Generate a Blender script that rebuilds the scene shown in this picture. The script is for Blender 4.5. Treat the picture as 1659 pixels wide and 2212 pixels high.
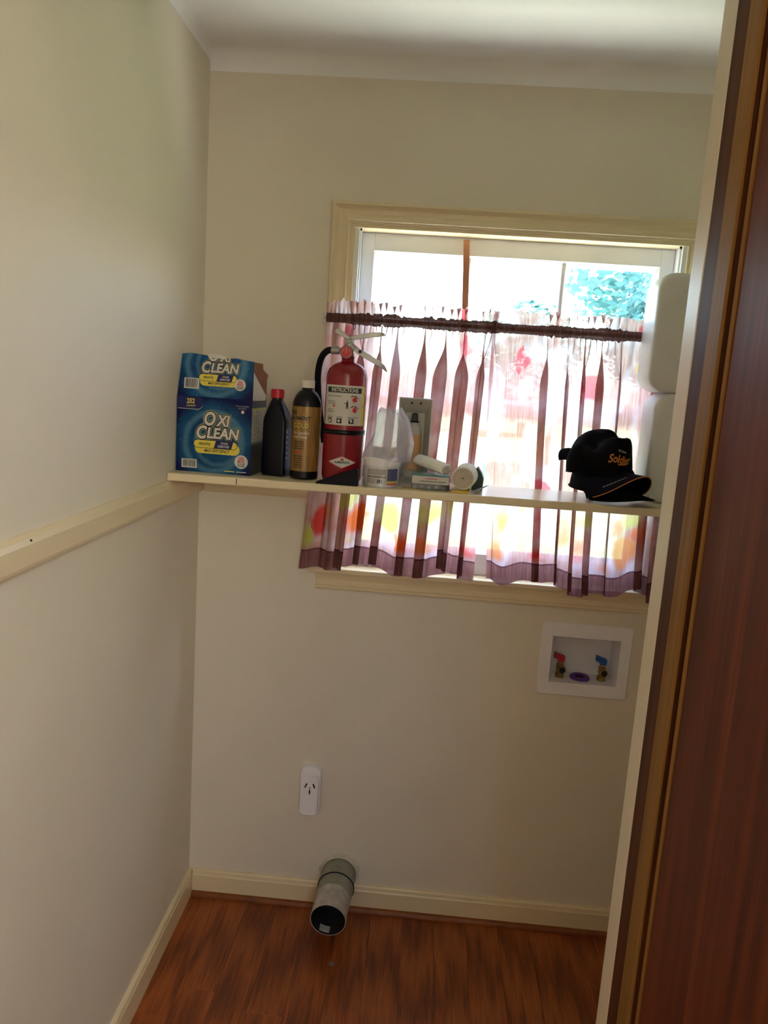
import bpy, bmesh, math, random
from mathutils import Vector, Matrix, noise

for o in list(bpy.data.objects):
    bpy.data.objects.remove(o)
scene = bpy.context.scene
COL = scene.collection

# ------------------------------------------------------------------ camera
PITCH, ROLL, YAW = -0.1673, -0.0667, 0.0508
cp, sp, cr, sr = math.cos(PITCH), math.sin(PITCH), math.cos(ROLL), math.sin(ROLL)
YM = Matrix.Rotation(YAW, 3, 'Z')
PM = Matrix(((1, 0, 0), (0, cp, -sp), (0, sp, cp)))
RM = Matrix(((cr, 0, sr), (0, 1, 0), (-sr, 0, cr)))
M3 = YM @ PM @ RM
cam_d = bpy.data.cameras.new('camera')
cam = bpy.data.objects.new('camera', cam_d)
COL.objects.link(cam)
right, fwd, upv = M3.col[0], M3.col[1], M3.col[2]
mw = Matrix((right, upv, -fwd)).transposed().to_4x4()
mw.translation = Vector((0.6463, -2.1878, 1.6227))
cam.matrix_world = mw
cam_d.sensor_fit = 'VERTICAL'
cam_d.sensor_height = 36.0
cam_d.lens = 1686.0 / 2212.0 * 36.0
cam_d.clip_start = 0.02
cam_d.clip_end = 500
scene.camera = cam

# ------------------------------------------------------------------ world, sun, exposure
SKY_STRENGTH = 0.8
SUN_STRENGTH = 34.0
scene.view_settings.view_transform = 'Standard'
scene.view_settings.look = 'None'
scene.view_settings.gamma = 1.0
scene.view_settings.use_curve_mapping = False
scene.view_settings.exposure = 2.1
w = bpy.data.worlds.new('sky_world')
scene.world = w
w.use_nodes = True
nt = w.node_tree
nt.nodes.clear()
sky = nt.nodes.new('ShaderNodeTexSky')
sky.sky_type = 'NISHITA'
sky.sun_disc = False
sky.sun_elevation = math.radians(52)
sky.sun_rotation = math.radians(100)
sky.air_density = 1.0
sky.dust_density = 3.0
bg = nt.nodes.new('ShaderNodeBackground')
bg.inputs['Strength'].default_value = SKY_STRENGTH
out = nt.nodes.new('ShaderNodeOutputWorld')
nt.links.new(sky.outputs[0], bg.inputs['Color'])
nt.links.new(bg.outputs[0], out.inputs['Surface'])

sun_d = bpy.data.lights.new('sun', 'SUN')
sun_d.energy = SUN_STRENGTH
sun_d.angle = math.radians(0.6)
sun_d.color = (1.0, 0.95, 0.87)
sun = bpy.data.objects.new('sun', sun_d)
COL.objects.link(sun)
sun.rotation_euler = Vector((-0.60, 0.0, -0.80)).to_track_quat('-Z', 'Y').to_euler()

cy = scene.cycles
cy.max_bounces = 16
cy.diffuse_bounces = 8
cy.glossy_bounces = 4
cy.transmission_bounces = 8
cy.transparent_max_bounces = 32
cy.sample_clamp_indirect = 12.0
cy.caustics_reflective = False
cy.caustics_refractive = False


def portal(name, loc, size, size_y, direction):
    d = bpy.data.lights.new(name, 'AREA')
    d.shape = 'RECTANGLE'
    d.size, d.size_y = size, size_y
    d.cycles.is_portal = True
    o = bpy.data.objects.new(name, d)
    COL.objects.link(o)
    o.location = loc
    o.rotation_euler = Vector(direction).to_track_quat('-Z', 'Z').to_euler()


portal('window_portal', (0.848, 0.15, 1.558), 0.90, 0.96, (0, -1, 0))
portal('added_hall_window_portal', (1.05, -3.52, 1.50), 0.3, 0.8, (0, 1, 0))  # sampling portal for the window added in the hall


# ------------------------------------------------------------------ materials
def S(h):
    h = h.lstrip('#')
    r = []
    for i in (0, 2, 4):
        c = int(h[i:i + 2], 16) / 255.0
        r.append(c / 12.92 if c <= 0.04045 else ((c + 0.055) / 1.055) ** 2.4)
    return (r[0], r[1], r[2], 1.0)


MATS = {}


class NB:
    """small node builder"""

    def __init__(self, name):
        self.m = bpy.data.materials.new(name)
        self.m.use_nodes = True
        self.t = self.m.node_tree
        self.t.nodes.clear()
        self.out = self.t.nodes.new('ShaderNodeOutputMaterial')

    def n(self, typ, **kw):
        nd = self.t.nodes.new(typ)
        for k, v in kw.items():
            setattr(nd, k, v)
        return nd

    def l(self, a, b):
        self.t.links.new(a, b)

    def val(self, sock, v):
        if hasattr(v, 'is_output'):
            self.l(v, sock)
        else:
            sock.default_value = v

    def math(self, op, a, b=0.0, c=None, clamp=False):
        nd = self.n('ShaderNodeMath', operation=op)
        nd.use_clamp = clamp
        self.val(nd.inputs[0], a)
        self.val(nd.inputs[1], b)
        if c is not None:
            self.val(nd.inputs[2], c)
        return nd.outputs[0]

    def mix(self, f, a, b, mode='MIX'):
        nd = self.n('ShaderNodeMix', data_type='RGBA', blend_type=mode)
        self.val(nd.inputs['Factor'], f)
        self.val(nd.inputs[6], a)
        self.val(nd.inputs[7], b)
        return nd.outputs[2]

    def noise(self, vec, scale, detail=3.0, rough=0.5):
        nd = self.n('ShaderNodeTexNoise')
        nd.inputs['Scale'].default_value = scale
        nd.inputs['Detail'].default_value = detail
        nd.inputs['Roughness'].default_value = rough
        if vec is not None:
            self.l(vec, nd.inputs['Vector'])
        return nd.outputs['Fac']

    def ramp(self, f, stops, interp='LINEAR'):
        nd = self.n('ShaderNodeValToRGB')
        cr_ = nd.color_ramp
        cr_.interpolation = interp
        while len(cr_.elements) < len(stops):
            cr_.elements.new(0.5)
        for e, (p, c) in zip(cr_.elements, stops):
            e.position = p
            e.color = c
        self.l(f, nd.inputs[0])
        return nd.outputs[0]

    def scale(self, vec, s):
        nd = self.n('ShaderNodeMapping')
        nd.inputs['Scale'].default_value = s
        self.l(vec, nd.inputs['Vector'])
        return nd.outputs[0]

    def schlick(self, f0, f1):
        lw_ = self.n('ShaderNodeLayerWeight')
        p5 = self.math('POWER', lw_.outputs['Facing'], 5.0)
        return self.math('MULTIPLY_ADD', p5, f1, f0)

    def obj(self):
        return self.n('ShaderNodeTexCoord').outputs['Object']

    def uv(self):
        return self.n('ShaderNodeTexCoord').outputs['UV']

    def sep(self, v):
        nd = self.n('ShaderNodeSeparateXYZ')
        self.l(v, nd.inputs[0])
        return nd.outputs

    def step(self, x, a, b):
        nd = self.n('ShaderNodeMapRange', interpolation_type='SMOOTHSTEP')
        self.val(nd.inputs[0], x)
        nd.inputs[1].default_value = a
        nd.inputs[2].default_value = b
        return nd.outputs[0]

    def bump(self, h, strength, dist=0.002):
        nd = self.n('ShaderNodeBump')
        nd.inputs['Strength'].default_value = strength
        nd.inputs['Distance'].default_value = dist
        self.l(h, nd.inputs['Height'])
        return nd.outputs[0]

    def principled(self, col, rough=0.5, metal=0.0, normal=None, spec=0.5, **kw):
        nd = self.n('ShaderNodeBsdfPrincipled')
        self.val(nd.inputs['Base Color'], col)
        self.val(nd.inputs['Roughness'], rough)
        self.val(nd.inputs['Metallic'], metal)
        nd.inputs['Specular IOR Level'].default_value = spec
        for k, v in kw.items():
            self.val(nd.inputs[k], v)
        if normal is not None:
            self.l(normal, nd.inputs['Normal'])
        self.l(nd.outputs[0], self.out.inputs['Surface'])
        return nd


def plain(name, hexcol, rough=0.5, metal=0.0, var=0.08, nscale=30.0, bump=0.0, spec=0.5, bscale=None, **kw):
    if name in MATS:
        return MATS[name]
    b = NB(name)
    c = S(hexcol)
    v = b.obj()
    f = b.noise(v, nscale)
    lo = tuple(max(0, x * (1 - var)) for x in c[:3]) + (1,)
    hi = tuple(min(1, x * (1 + var)) for x in c[:3]) + (1,)
    col = b.ramp(f, [(0.3, lo), (0.7, hi)])
    nm = None
    if bump:
        nm = b.bump(b.noise(v, bscale or nscale * 4, 4.0), bump)
    b.principled(col, rough, metal, nm, spec, **kw)
    MATS[name] = b.m
    return b.m


plain('wall_paint', '#d8d1c1', 0.62, var=0.025, nscale=3.0, bump=0.05, bscale=160)
plain('ceiling_paint', '#eaebec', 0.7, var=0.02, nscale=3.0, bump=0.08, bscale=120)
plain('trim_paint', '#dacba8', 0.34, var=0.015, nscale=8.0, bump=0.03, bscale=60)
plain('shelf_paint', '#dccfae', 0.30, var=0.03, nscale=8.0, bump=0.03, bscale=60)
plain('sash_paint', '#d8dae4', 0.4, var=0.03, nscale=10)
plain('jamb_paint', '#d2cab6', 0.36, var=0.03, nscale=10, spec=0.22)
plain('white_plastic', '#e2e2e8', 0.35, var=0.02, nscale=20)
plain('cap_white', '#d8d6cc', 0.45, var=0.03)
plain('black_plastic', '#06070c', 0.3, var=0.2, spec=0.3)
plain('black_rubber', '#060812', 0.55, var=0.2, spec=0.2)
plain('navy_plastic', '#040714', 0.32, var=0.2, spec=0.3)
plain('red_cap', '#b01426', 0.4)
plain('red_enamel', '#86081a', 0.22, var=0.05, spec=0.6)
plain('print_red', '#c83038', 0.5)
plain('print_black', '#15151c', 0.5)
plain('print_white', '#c9c7c0', 0.45, var=0.02)
plain('print_navy', '#0c1458', 0.45)
plain('print_yellow', '#d8c84e', 0.45, var=0.03)
plain('print_orange', '#c87a28', 0.6)
plain('print_grey', '#6a6a68', 0.5)
plain('print_blue', '#2c3a78', 0.45)
plain('steel_white', '#a9aba8', 0.35, metal=0.6, var=0.04)
plain('chrome_wire', '#7a7c80', 0.25, metal=0.9)
plain('brass', '#a58a4a', 0.3, metal=0.9, var=0.15, nscale=80)
plain('dark_hole', '#0a0806', 0.7)
plain('valve_red', '#a81830', 0.4)
plain('valve_blue', '#1450a0', 0.4)
plain('purple_plastic', '#5a2a88', 0.4)
plain('cardboard', '#8a5f4a', 0.85, var=0.1, nscale=60)
plain('box_white', '#c9c6bc', 0.55, var=0.03)
plain('teal_card', '#3f7f7c', 0.45)
plain('yellow_card', '#d8b83c', 0.5)
plain('green_dark', '#24382e', 0.6)
plain('gauze', '#dfe2da', 0.75, var=0.04, nscale=90, bump=0.3, bscale=500)
plain('gauze_end', '#b8a898', 0.8, var=0.12, nscale=60)
plain('grey_card', '#a9aeb4', 0.4)
plain('dispenser_shell', '#b9b8b0', 0.4, var=0.03)
plain('dispenser_bottle', '#c89a68', 0.4, var=0.08)
plain('cap_fabric', '#080a0d', 0.9, spec=0.1, var=0.35, nscale=14, bump=0.25, bscale=400)
plain('cap_fabric_navy', '#0c0c18', 0.85, spec=0.1, var=0.3, nscale=14, bump=0.25, bscale=400)
plain('raw_wood', '#b07a5c', 0.6, var=0.12, nscale=20)
plain('plaster_patch', '#c8c0ac', 0.9, var=0.1, nscale=60, bump=0.6, bscale=90)
plain('bark', '#4a3a2c', 0.9)
plain('rod_metal', '#b8b0a4', 0.4, metal=0.5)
plain('bracket_white', '#d8d8d4', 0.4)


def lathe_metal():
    b = NB('galvanised')
    v = b.obj()
    f = b.noise(v, 40.0, 4.0)
    col = b.ramp(f, [(0.3, S('#a09e98')), (0.7, S('#cfccc6'))])
    b.principled(col, b.math('MULTIPLY_ADD', f, 0.25, 0.38), 0.45)
    MATS['galvanised'] = b.m
    b = NB('painted_duct')
    v = b.obj()
    f = b.noise(v, 25.0, 4.0)
    col = b.ramp(f, [(0.3, S('#83877a')), (0.7, S('#a0a294'))])
    b.principled(col, 0.45, 0.3)
    MATS['painted_duct'] = b.m


lathe_metal()


def wood_floor():
    b = NB('floor_wood')
    v = b.obj()
    oi = b.n('ShaderNodeObjectInfo')
    add = b.n('ShaderNodeVectorMath', operation='ADD')
    b.l(v, add.inputs[0])
    sc = b.n('ShaderNodeVectorMath', operation='SCALE')
    comb = b.n('ShaderNodeCombineXYZ')
    b.l(oi.outputs['Random'], comb.inputs[0])
    b.l(oi.outputs['Random'], comb.inputs[1])
    b.l(comb.outputs[0], sc.inputs[0])
    sc.inputs[3].default_value = 7.3
    b.l(sc.outputs[0], add.inputs[1])
    vv = add.outputs[0]
    g1 = b.noise(b.scale(vv, (30, 0.7, 1)), 3.0, 5.0, 0.65)
    g2 = b.noise(b.scale(vv, (70, 2.2, 1)), 4.0, 4.0, 0.7)
    wv = b.n('ShaderNodeTexWave', wave_type='RINGS', rings_direction='X')
    wv.inputs['Scale'].default_value = 2.2
    wv.inputs['Distortion'].default_value = 5.0
    wv.inputs['Detail'].default_value = 4.0
    wv.inputs['Detail Scale'].default_value = 1.2
    b.l(b.scale(vv, (10, 0.45, 1)), wv.inputs['Vector'])
    f = b.math('ADD', b.math('MULTIPLY', g1, 0.36), b.math('MULTIPLY', g2, 0.40))
    f = b.math('ADD', f, b.math('MULTIPLY', wv.outputs['Fac'], 0.17))
    f = b.math('ADD', f, b.math('MULTIPLY', b.math('SUBTRACT', oi.outputs['Random'], 0.5), 0.05))
    st = b.noise(b.scale(vv, (150, 3.2, 1)), 3.0, 2.0, 0.6)
    f = b.math('SUBTRACT', f, b.math('MULTIPLY', b.step(st, 0.56, 0.66), 0.16))
    f = b.math('ADD', f, 0.01)
    col = b.ramp(f, [(0.25, S('#4a1e0a')), (0.42, S('#7a3a14')), (0.58, S('#985020')), (0.8, S('#ac642c'))])
    b.principled(col, b.math('MULTIPLY_ADD', g2, 0.2, 0.30), 0.0, b.bump(g2, 0.12, 0.001))
    MATS['floor_wood'] = b.m


wood_floor()


def wood_vertical(name, stops, rough, sx=18.0, spec=0.35):
    b = NB(name)
    v = b.obj()
    g1 = b.noise(b.scale(v, (sx, sx, 0.7)), 2.5, 4.0, 0.6)
    g2 = b.noise(b.scale(v, (sx * 6, sx * 6, 2.0)), 2.0, 3.0, 0.7)
    f = b.math('ADD', b.math('MULTIPLY', g1, 0.7), b.math('MULTIPLY', g2, 0.3))
    col = b.ramp(f, stops)
    b.principled(col, rough, 0.0, b.bump(g2, 0.05, 0.001), spec)
    MATS[name] = b.m


wood_vertical('door_wood', [(0.3, S('#3a1608')), (0.5, S('#5c2810')), (0.7, S('#7a3c1c'))], 0.5, spec=0.2)
wood_vertical('jamb_wood', [(0.3, S('#341a0a')), (0.5, S('#4a2610')), (0.7, S('#5c3418'))], 0.55, spec=0.12)
wood_vertical('stop_wood', [(0.3, S('#6e4c24')), (0.5, S('#84602f')), (0.7, S('#96703c'))], 0.55, spec=0.12)
wood_vertical('shoe_wood', [(0.3, S('#5a2c10')), (0.5, S('#7c421a')), (0.7, S('#8a4e22'))], 0.4, 4.0)


def glass_mat():
    b = NB('window_glass')
    tr = b.n('ShaderNodeBsdfTransparent')
    gl = b.n('ShaderNodeBsdfGlossy')
    gl.inputs['Roughness'].default_value = 0.02
    mx = b.n('ShaderNodeMixShader')
    fac = b.schlick(0.02, 0.45)
    tint = b.ramp(b.noise(b.obj(), 2.0), [(0.3, (0.95, 0.985, 0.98, 1)), (0.7, (0.97, 0.99, 0.985, 1))])
    b.l(tint, tr.inputs['Color'])
    b.l(fac, mx.inputs[0])
    b.l(tr.outputs[0], mx.inputs[1])
    b.l(gl.outputs[0], mx.inputs[2])
    b.l(mx.outputs[0], b.out.inputs['Surface'])
    MATS['window_glass'] = b.m


glass_mat()


def film_mat(name, col, alpha, rough):
    b = NB(name)
    tr = b.n('ShaderNodeBsdfTransparent')
    tr.inputs['Color'].default_value = (0.97, 0.97, 0.98, 1)
    df = b.n('ShaderNodeBsdfDiffuse')
    tl = b.n('ShaderNodeBsdfTranslucent')
    cc = b.ramp(b.noise(b.obj(), 40.0), [(0.3, tuple(x * 0.94 for x in col[:3]) + (1,)), (0.7, col)])
    b.l(cc, df.inputs['Color'])
    b.l(cc, tl.inputs['Color'])
    m1 = b.n('ShaderNodeMixShader')
    m1.inputs[0].default_value = 0.5
    b.l(df.outputs[0], m1.inputs[1])
    b.l(tl.outputs[0], m1.inputs[2])
    m2 = b.n('ShaderNodeMixShader')
    if name == 'bag_film':
        zz = b.sep(b.obj())[2]
        b.l(b.math('MULTIPLY_ADD', b.step(zz, 0.045, 0.085), alpha - 0.10, 0.10), m2.inputs[0])
    else:
        m2.inputs[0].default_value = alpha
    b.l(tr.outputs[0], m2.inputs[1])
    b.l(m1.outputs[0], m2.inputs[2])
    gl = b.n('ShaderNodeBsdfGlossy')
    gl.inputs['Roughness'].default_value = rough
    m3 = b.n('ShaderNodeMixShader')
    b.l(b.schlick(0.03, 0.7), m3.inputs[0])
    b.l(m2.outputs[0], m3.inputs[1])
    b.l(gl.outputs[0], m3.inputs[2])
    b.l(m3.outputs[0], b.out.inputs['Surface'])
    MATS[name] = b.m


film_mat('bag_film', S('#e2e2ec'), 0.52, 0.18)
film_mat('clear_film', S('#d8dade'), 0.16, 0.12)


def curtain_mats():
    for name in ('curtain_print', 'curtain_gather'):
        b = NB(name)
        uv = b.uv()
        x, y, z = b.sep(uv)
        # faded plank print behind everything
        streak = b.noise(b.scale(uv, (70, 5, 1)), 2.0, 4.0, 0.6)
        soft = b.noise(uv, 9.0, 2.0)
        base = b.ramp(streak, [(0.3, S('#a87872')), (0.7, S('#cda49e'))])
        base = b.mix(b.step(soft, 0.45, 0.65), base, S('#d2bcc2'))
        # pumpkins and gourds above the hem
        vo = b.n('ShaderNodeTexVoronoi')
        vo.inputs['Scale'].default_value = 8.5
        nw = b.n('ShaderNodeTexNoise')
        nw.inputs['Scale'].default_value = 14.0
        nw.inputs['Detail'].default_value = 3.0
        b.l(uv, nw.inputs['Vector'])
        ws = b.n('ShaderNodeVectorMath', operation='SCALE')
        b.l(nw.outputs['Color'], ws.inputs[0])
        ws.inputs[3].default_value = 0.06
        wa = b.n('ShaderNodeVectorMath', operation='ADD')
        b.l(b.scale(uv, (1, 1.15, 1)), wa.inputs[0])
        b.l(ws.outputs[0], wa.inputs[1])
        b.l(wa.outputs[0], vo.inputs['Vector'])
        rnd = b.sep(vo.outputs['Color'])[0]
        pcol = b.ramp(rnd, [(0.0, S('#c8602c')), (0.24, S('#c23c34')), (0.42, S('#c87848')),
                            (0.6, S('#b8b45a')), (0.75, S('#c9a8ac')), (0.88, S('#a83a48'))], 'CONSTANT')
        disc = b.math('SUBTRACT', 1.0, b.step(vo.outputs['Distance'], 0.30, 0.62))
        band = b.math('MULTIPLY', b.step(y, 0.05, 0.075), b.math('SUBTRACT', 1.0, b.step(y, 0.17, 0.26)))
        base = b.mix(b.math('MULTIPLY', disc, band), base, pcol)
        # scattered leaves and berries higher up
        vl = b.n('ShaderNodeTexVoronoi')
        vl.inputs['Scale'].default_value = 6.0
        wob = b.n('ShaderNodeVectorMath', operation='ADD')
        nz = b.n('ShaderNodeTexNoise')
        nz.inputs['Scale'].default_value = 22.0
        b.l(uv, nz.inputs['Vector'])
        sc = b.n('ShaderNodeVectorMath', operation='SCALE')
        b.l(nz.outputs['Color'], sc.inputs[0])
        sc.inputs[3].default_value = 0.07
        b.l(uv, wob.inputs[0])
        b.l(sc.outputs[0], wob.inputs[1])
        b.l(wob.outputs[0], vl.inputs['Vector'])
        r1, r2, r3 = b.sep(vl.outputs['Color'])
        lcol = b.ramp(r1, [(0.0, S('#d05848')), (0.35, S('#d8a040')), (0.55, S('#c04858')), (0.8, S('#9060a0'))], 'CONSTANT')
        leaf = b.math('MULTIPLY', b.math('SUBTRACT', 1.0, b.step(vl.outputs['Distance'], 0.20, 0.27)),
                      b.math('GREATER_THAN', r2, 0.45))
        leaf = b.math('MULTIPLY', leaf, b.step(y, 0.22, 0.26))
        base = b.mix(b.math('MULTIPLY', leaf, 0.85), base, lcol)
        # plank border at the hem
        hemc = b.ramp(streak, [(0.25, S('#5e3434')), (0.75, S('#9a6a66'))])
        hem = b.math('SUBTRACT', 1.0, b.step(y, 0.050, 0.053))
        base = b.mix(hem, base, hemc)
        line = b.math('MULTIPLY', b.step(y, 0.0465, 0.048), b.math('SUBTRACT', 1.0, b.step(y, 0.051, 0.0525)))
        base = b.mix(b.math('MULTIPLY', line, 0.7), base, S('#4a2428'))
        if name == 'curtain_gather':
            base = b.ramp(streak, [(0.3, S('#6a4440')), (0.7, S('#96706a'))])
        weave = b.noise(b.scale(uv, (900, 60, 1)), 1.0, 2.0)
        df = b.n('ShaderNodeBsdfDiffuse')
        tl = b.n('ShaderNodeBsdfTranslucent')
        b.l(base, df.inputs['Color'])
        b.l(base, tl.inputs['Color'])
        m1 = b.n('ShaderNodeMixShader')
        m1.inputs[0].default_value = 0.54
        b.l(df.outputs[0], m1.inputs[1])
        b.l(tl.outputs[0], m1.inputs[2])
        tr = b.n('ShaderNodeBsdfTransparent')
        b.l(b.mix(0.30, (0.93, 0.97, 1, 1), base), tr.inputs['Color'])
        m2 = b.n('ShaderNodeMixShader')
        if name == 'curtain_print':
            a = b.math('MULTIPLY_ADD', hem, -0.08, 0.165)
            a = b.math('MULTIPLY_ADD', b.math('MULTIPLY', disc, band), -0.08, a)
            a = b.math('MULTIPLY_ADD', leaf, -0.06, a)
        else:
            a = b.math('ADD', 0.10, 0.0)
        a = b.math('ADD', a, b.math('MULTIPLY', b.math('SUBTRACT', weave, 0.5), 0.16), clamp=True)
        b.l(a, m2.inputs[0])
        b.l(m1.outputs[0], m2.inputs[1])
        b.l(tr.outputs[0], m2.inputs[2])
        b.l(m2.outputs[0], b.out.inputs['Surface'])
        MATS[name] = b.m


curtain_mats()


def box_print():
    # blue swirling water with bubbles; object space: x across, z up (metres), origin at base centre
    b = NB('box_blue_print')
    v = b.obj()
    x, y, z = b.sep(v)
    nz = b.noise(v, 14.0, 3.0)

    def ring(cx, cz, rad, wd, sq=1.0):
        dx = b.math('SUBTRACT', x, cx)
        dz = b.math('MULTIPLY', b.math('SUBTRACT', z, cz), sq)
        d = b.math('SQRT', b.math('ADD', b.math('MULTIPLY', dx, dx), b.math('MULTIPLY', dz, dz)))
        d = b.math('ADD', d, b.math('MULTIPLY', b.math('SUBTRACT', nz, 0.5), 0.012))
        e = b.math('ABSOLUTE', b.math('SUBTRACT', d, rad))
        return b.math('SUBTRACT', 1.0, b.step(e, 0.0, wd)), d

    def comp(cz):
        r1, d = ring(0.0, cz, 0.075, 0.013)
        r2, _ = ring(0.01, cz, 0.058, 0.009)
        body = b.math('SUBTRACT', 1.0, b.step(d, 0.085, 0.118))
        return r1, r2, body
    a1, a2, ab = comp(0.080)
    c1, c2, cb = comp(0.272)
    up = b.math('GREATER_THAN', z, 0.1915)
    body = b.mix(up, ab, cb)
    r1 = b.mix(up, a1, c1)
    r2 = b.mix(up, a2, c2)
    col = b.ramp(b.noise(v, 22.0, 4.0), [(0.3, S('#0f4680')), (0.6, S('#206ca4')), (0.75, S('#3a88b8'))])
    col = b.mix(body, S('#0a1660'), col)
    col = b.mix(b.math('MULTIPLY', r1, 0.55), col, S('#7cb8d4'))
    col = b.mix(b.math('MULTIPLY', r2, 0.35), col, S('#8cc4dc'))
    vo = b.n('ShaderNodeTexVoronoi')
    vo.inputs['Scale'].default_value = 95.0
    b.l(b.scale(v, (1, 0.001, 1)), vo.inputs['Vector'])
    dots = b.math('MULTIPLY', b.math('SUBTRACT', 1.0, b.step(vo.outputs['Distance'], 0.10, 0.20)),
                  b.math('GREATER_THAN', b.sep(vo.outputs['Color'])[0], 0.55))
    col = b.mix(b.math('MULTIPLY', b.math('MULTIPLY', dots, body), 0.5), col, S('#9ad0e4'))
    b.principled(col, 0.35, 0.0, None, 0.4)
    MATS['box_blue_print'] = b.m
    b = NB('box_side_print')
    v = b.obj()
    x, y, z = b.sep(v)
    lines = b.math('MULTIPLY', b.math('GREATER_THAN', b.noise(b.scale(v, (1, 40, 330)), 1.0, 1.0), 0.5), 0.35)
    col = b.mix(lines, S('#b9b7ac'), S('#5a5a58'))
    col = b.mix(b.step(z, 0.075, 0.09), S('#34383a'), col)
    col = b.mix(b.step(z, 0.163, 0.166), col, S('#c0bc7c'))
    col = b.mix(b.step(z, 0.170, 0.172), col, S('#565868'))
    b.principled(col, 0.5)
    MATS['box_side_print'] = b.m


box_print()


def bottle_label():
    b = NB('gold_label')
    v = b.obj()
    x, y, z = b.sep(v)
    f = b.noise(b.scale(v, (60, 60, 6)), 2.0, 3.0)
    col = b.ramp(f, [(0.3, S('#7a5a2c')), (0.7, S('#a07c40'))])
    b.principled(col, 0.28, 0.1)
    MATS['gold_label'] = b.m


bottle_label()


def outdoor():
    b = NB('lawn_grass')
    v = b.obj()
    f1 = b.noise(v, 0.25, 4.0)
    f2 = b.noise(v, 9.0, 4.0)
    f = b.math('ADD', b.math('MULTIPLY', f1, 0.6), b.math('MULTIPLY', f2, 0.4))
    col = b.ramp(f, [(0.3, S('#33482a')), (0.55, S('#425636')), (0.75, S('#566544'))])
    b.principled(col, 0.9)
    MATS['lawn_grass'] = b.m
    b = NB('leaf_green')
    v = b.obj()
    f = b.noise(v, 1.3, 4.0)
    col = b.ramp(f, [(0.3, S('#5a8482')), (0.7, S('#98c0c0'))])
    df = b.n('ShaderNodeBsdfDiffuse')
    tl = b.n('ShaderNodeBsdfTranslucent')
    b.l(col, df.inputs['Color'])
    b.l(col, tl.inputs['Color'])
    m = b.n('ShaderNodeMixShader')
    m.inputs[0].default_value = 0.45
    b.l(df.outputs[0], m.inputs[1])
    b.l(tl.outputs[0], m.inputs[2])
    b.l(m.outputs[0], b.out.inputs['Surface'])
    MATS['leaf_green'] = b.m


outdoor()


# ------------------------------------------------------------------ mesh helpers
def finish(name, bm, mat, parent=None, smooth=False, ang=None):
    """bm holds world coordinates; the object's origin goes to its base centre."""
    me = bpy.data.meshes.new(name)
    bmesh.ops.recalc_face_normals(bm, faces=bm.faces)
    vs = [v.co for v in bm.verts]
    c = Vector(((min(v.x for v in vs) + max(v.x for v in vs)) / 2,
                (min(v.y for v in vs) + max(v.y for v in vs)) / 2,
                min(v.z for v in vs)))
    for v in bm.verts:
        v.co = v.co - c
    if smooth:
        for f in bm.faces:
            f.smooth = True
        if ang:
            for e in bm.edges:
                if len(e.link_faces) == 2 and e.calc_face_angle(0) > ang:
                    e.smooth = False
    bm.to_mesh(me)
    bm.free()
    me.materials.append(MATS[mat] if isinstance(mat, str) else mat)
    o = bpy.data.objects.new(name, me)
    COL.objects.link(o)
    place(o, c, parent)
    return o


WPOS = {}


def place(o, c, parent):
    o.location = c if parent is None else c - WPOS[parent.name]
    o.parent = parent
    WPOS[o.name] = Vector(c)


def thing(name, label, cat, loc, group=None, kind=None):
    o = bpy.data.objects.new(name, None)
    o.empty_display_size = 0.05
    COL.objects.link(o)
    place(o, Vector(loc), None)
    return tag(o, label, cat, group, kind)


def tag(o, label, cat, group=None, kind=None):
    o['label'] = label
    o['category'] = cat
    if group:
        o['group'] = group
    if kind:
        o['kind'] = kind
    return o


def BM():
    return bmesh.new()


def box(bm, x0, x1, y0, y1, z0, z1, bev=0.0, seg=2, mtx=None):
    t = bmesh.new()
    bmesh.ops.create_cube(t, size=1.0)
    for v in t.verts:
        v.co = Vector(((x0 + x1) / 2 + v.co.x * (x1 - x0), (y0 + y1) / 2 + v.co.y * (y1 - y0), (z0 + z1) / 2 + v.co.z * (z1 - z0)))
    if bev:
        bmesh.ops.bevel(t, geom=list(t.edges), offset=bev, segments=seg, profile=0.5, affect='EDGES')
    if mtx is not None:
        bmesh.ops.transform(t, matrix=mtx, verts=t.verts)
    merge(bm, t)


def merge(bm, t):
    me = bpy.data.meshes.new('tmp')
    t.to_mesh(me)
    t.free()
    bm.from_mesh(me)
    bpy.data.meshes.remove(me)


def frame_of(axis):
    a = Vector(axis).normalized()
    h = Vector((0, 0, 1)) if abs(a.z) < 0.9 else Vector((1, 0, 0))
    e1 = a.cross(h).normalized()
    e2 = a.cross(e1).normalized()
    return a, e1, e2


def lathe(bm, base, axis, prof, n=32, cap0=True, cap1=True):
    """prof: list of (radius, distance along the axis)"""
    a, e1, e2 = frame_of(axis)
    base = Vector(base)
    rings = []
    for r, d in prof:
        c = base + a * d
        if r < 1e-6:
            rings.append([bm.verts.new(c)])
        else:
            rings.append([bm.verts.new(c + (e1 * math.cos(2 * math.pi * i / n) + e2 * math.sin(2 * math.pi * i / n)) * r) for i in range(n)])
    for A, B in zip(rings, rings[1:]):
        for i in range(n):
            j = (i + 1) % n
            if len(A) == 1 and len(B) == 1:
                continue
            if len(A) == 1:
                bm.faces.new((A[0], B[i], B[j]))
            elif len(B) == 1:
                bm.faces.new((A[i], A[j], B[0]))
            else:
                bm.faces.new((A[i], A[j], B[j], B[i]))
    if cap0 and len(rings[0]) > 1:
        bm.faces.new(rings[0])
    if cap1 and len(rings[-1]) > 1:
        bm.faces.new(rings[-1])


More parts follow.
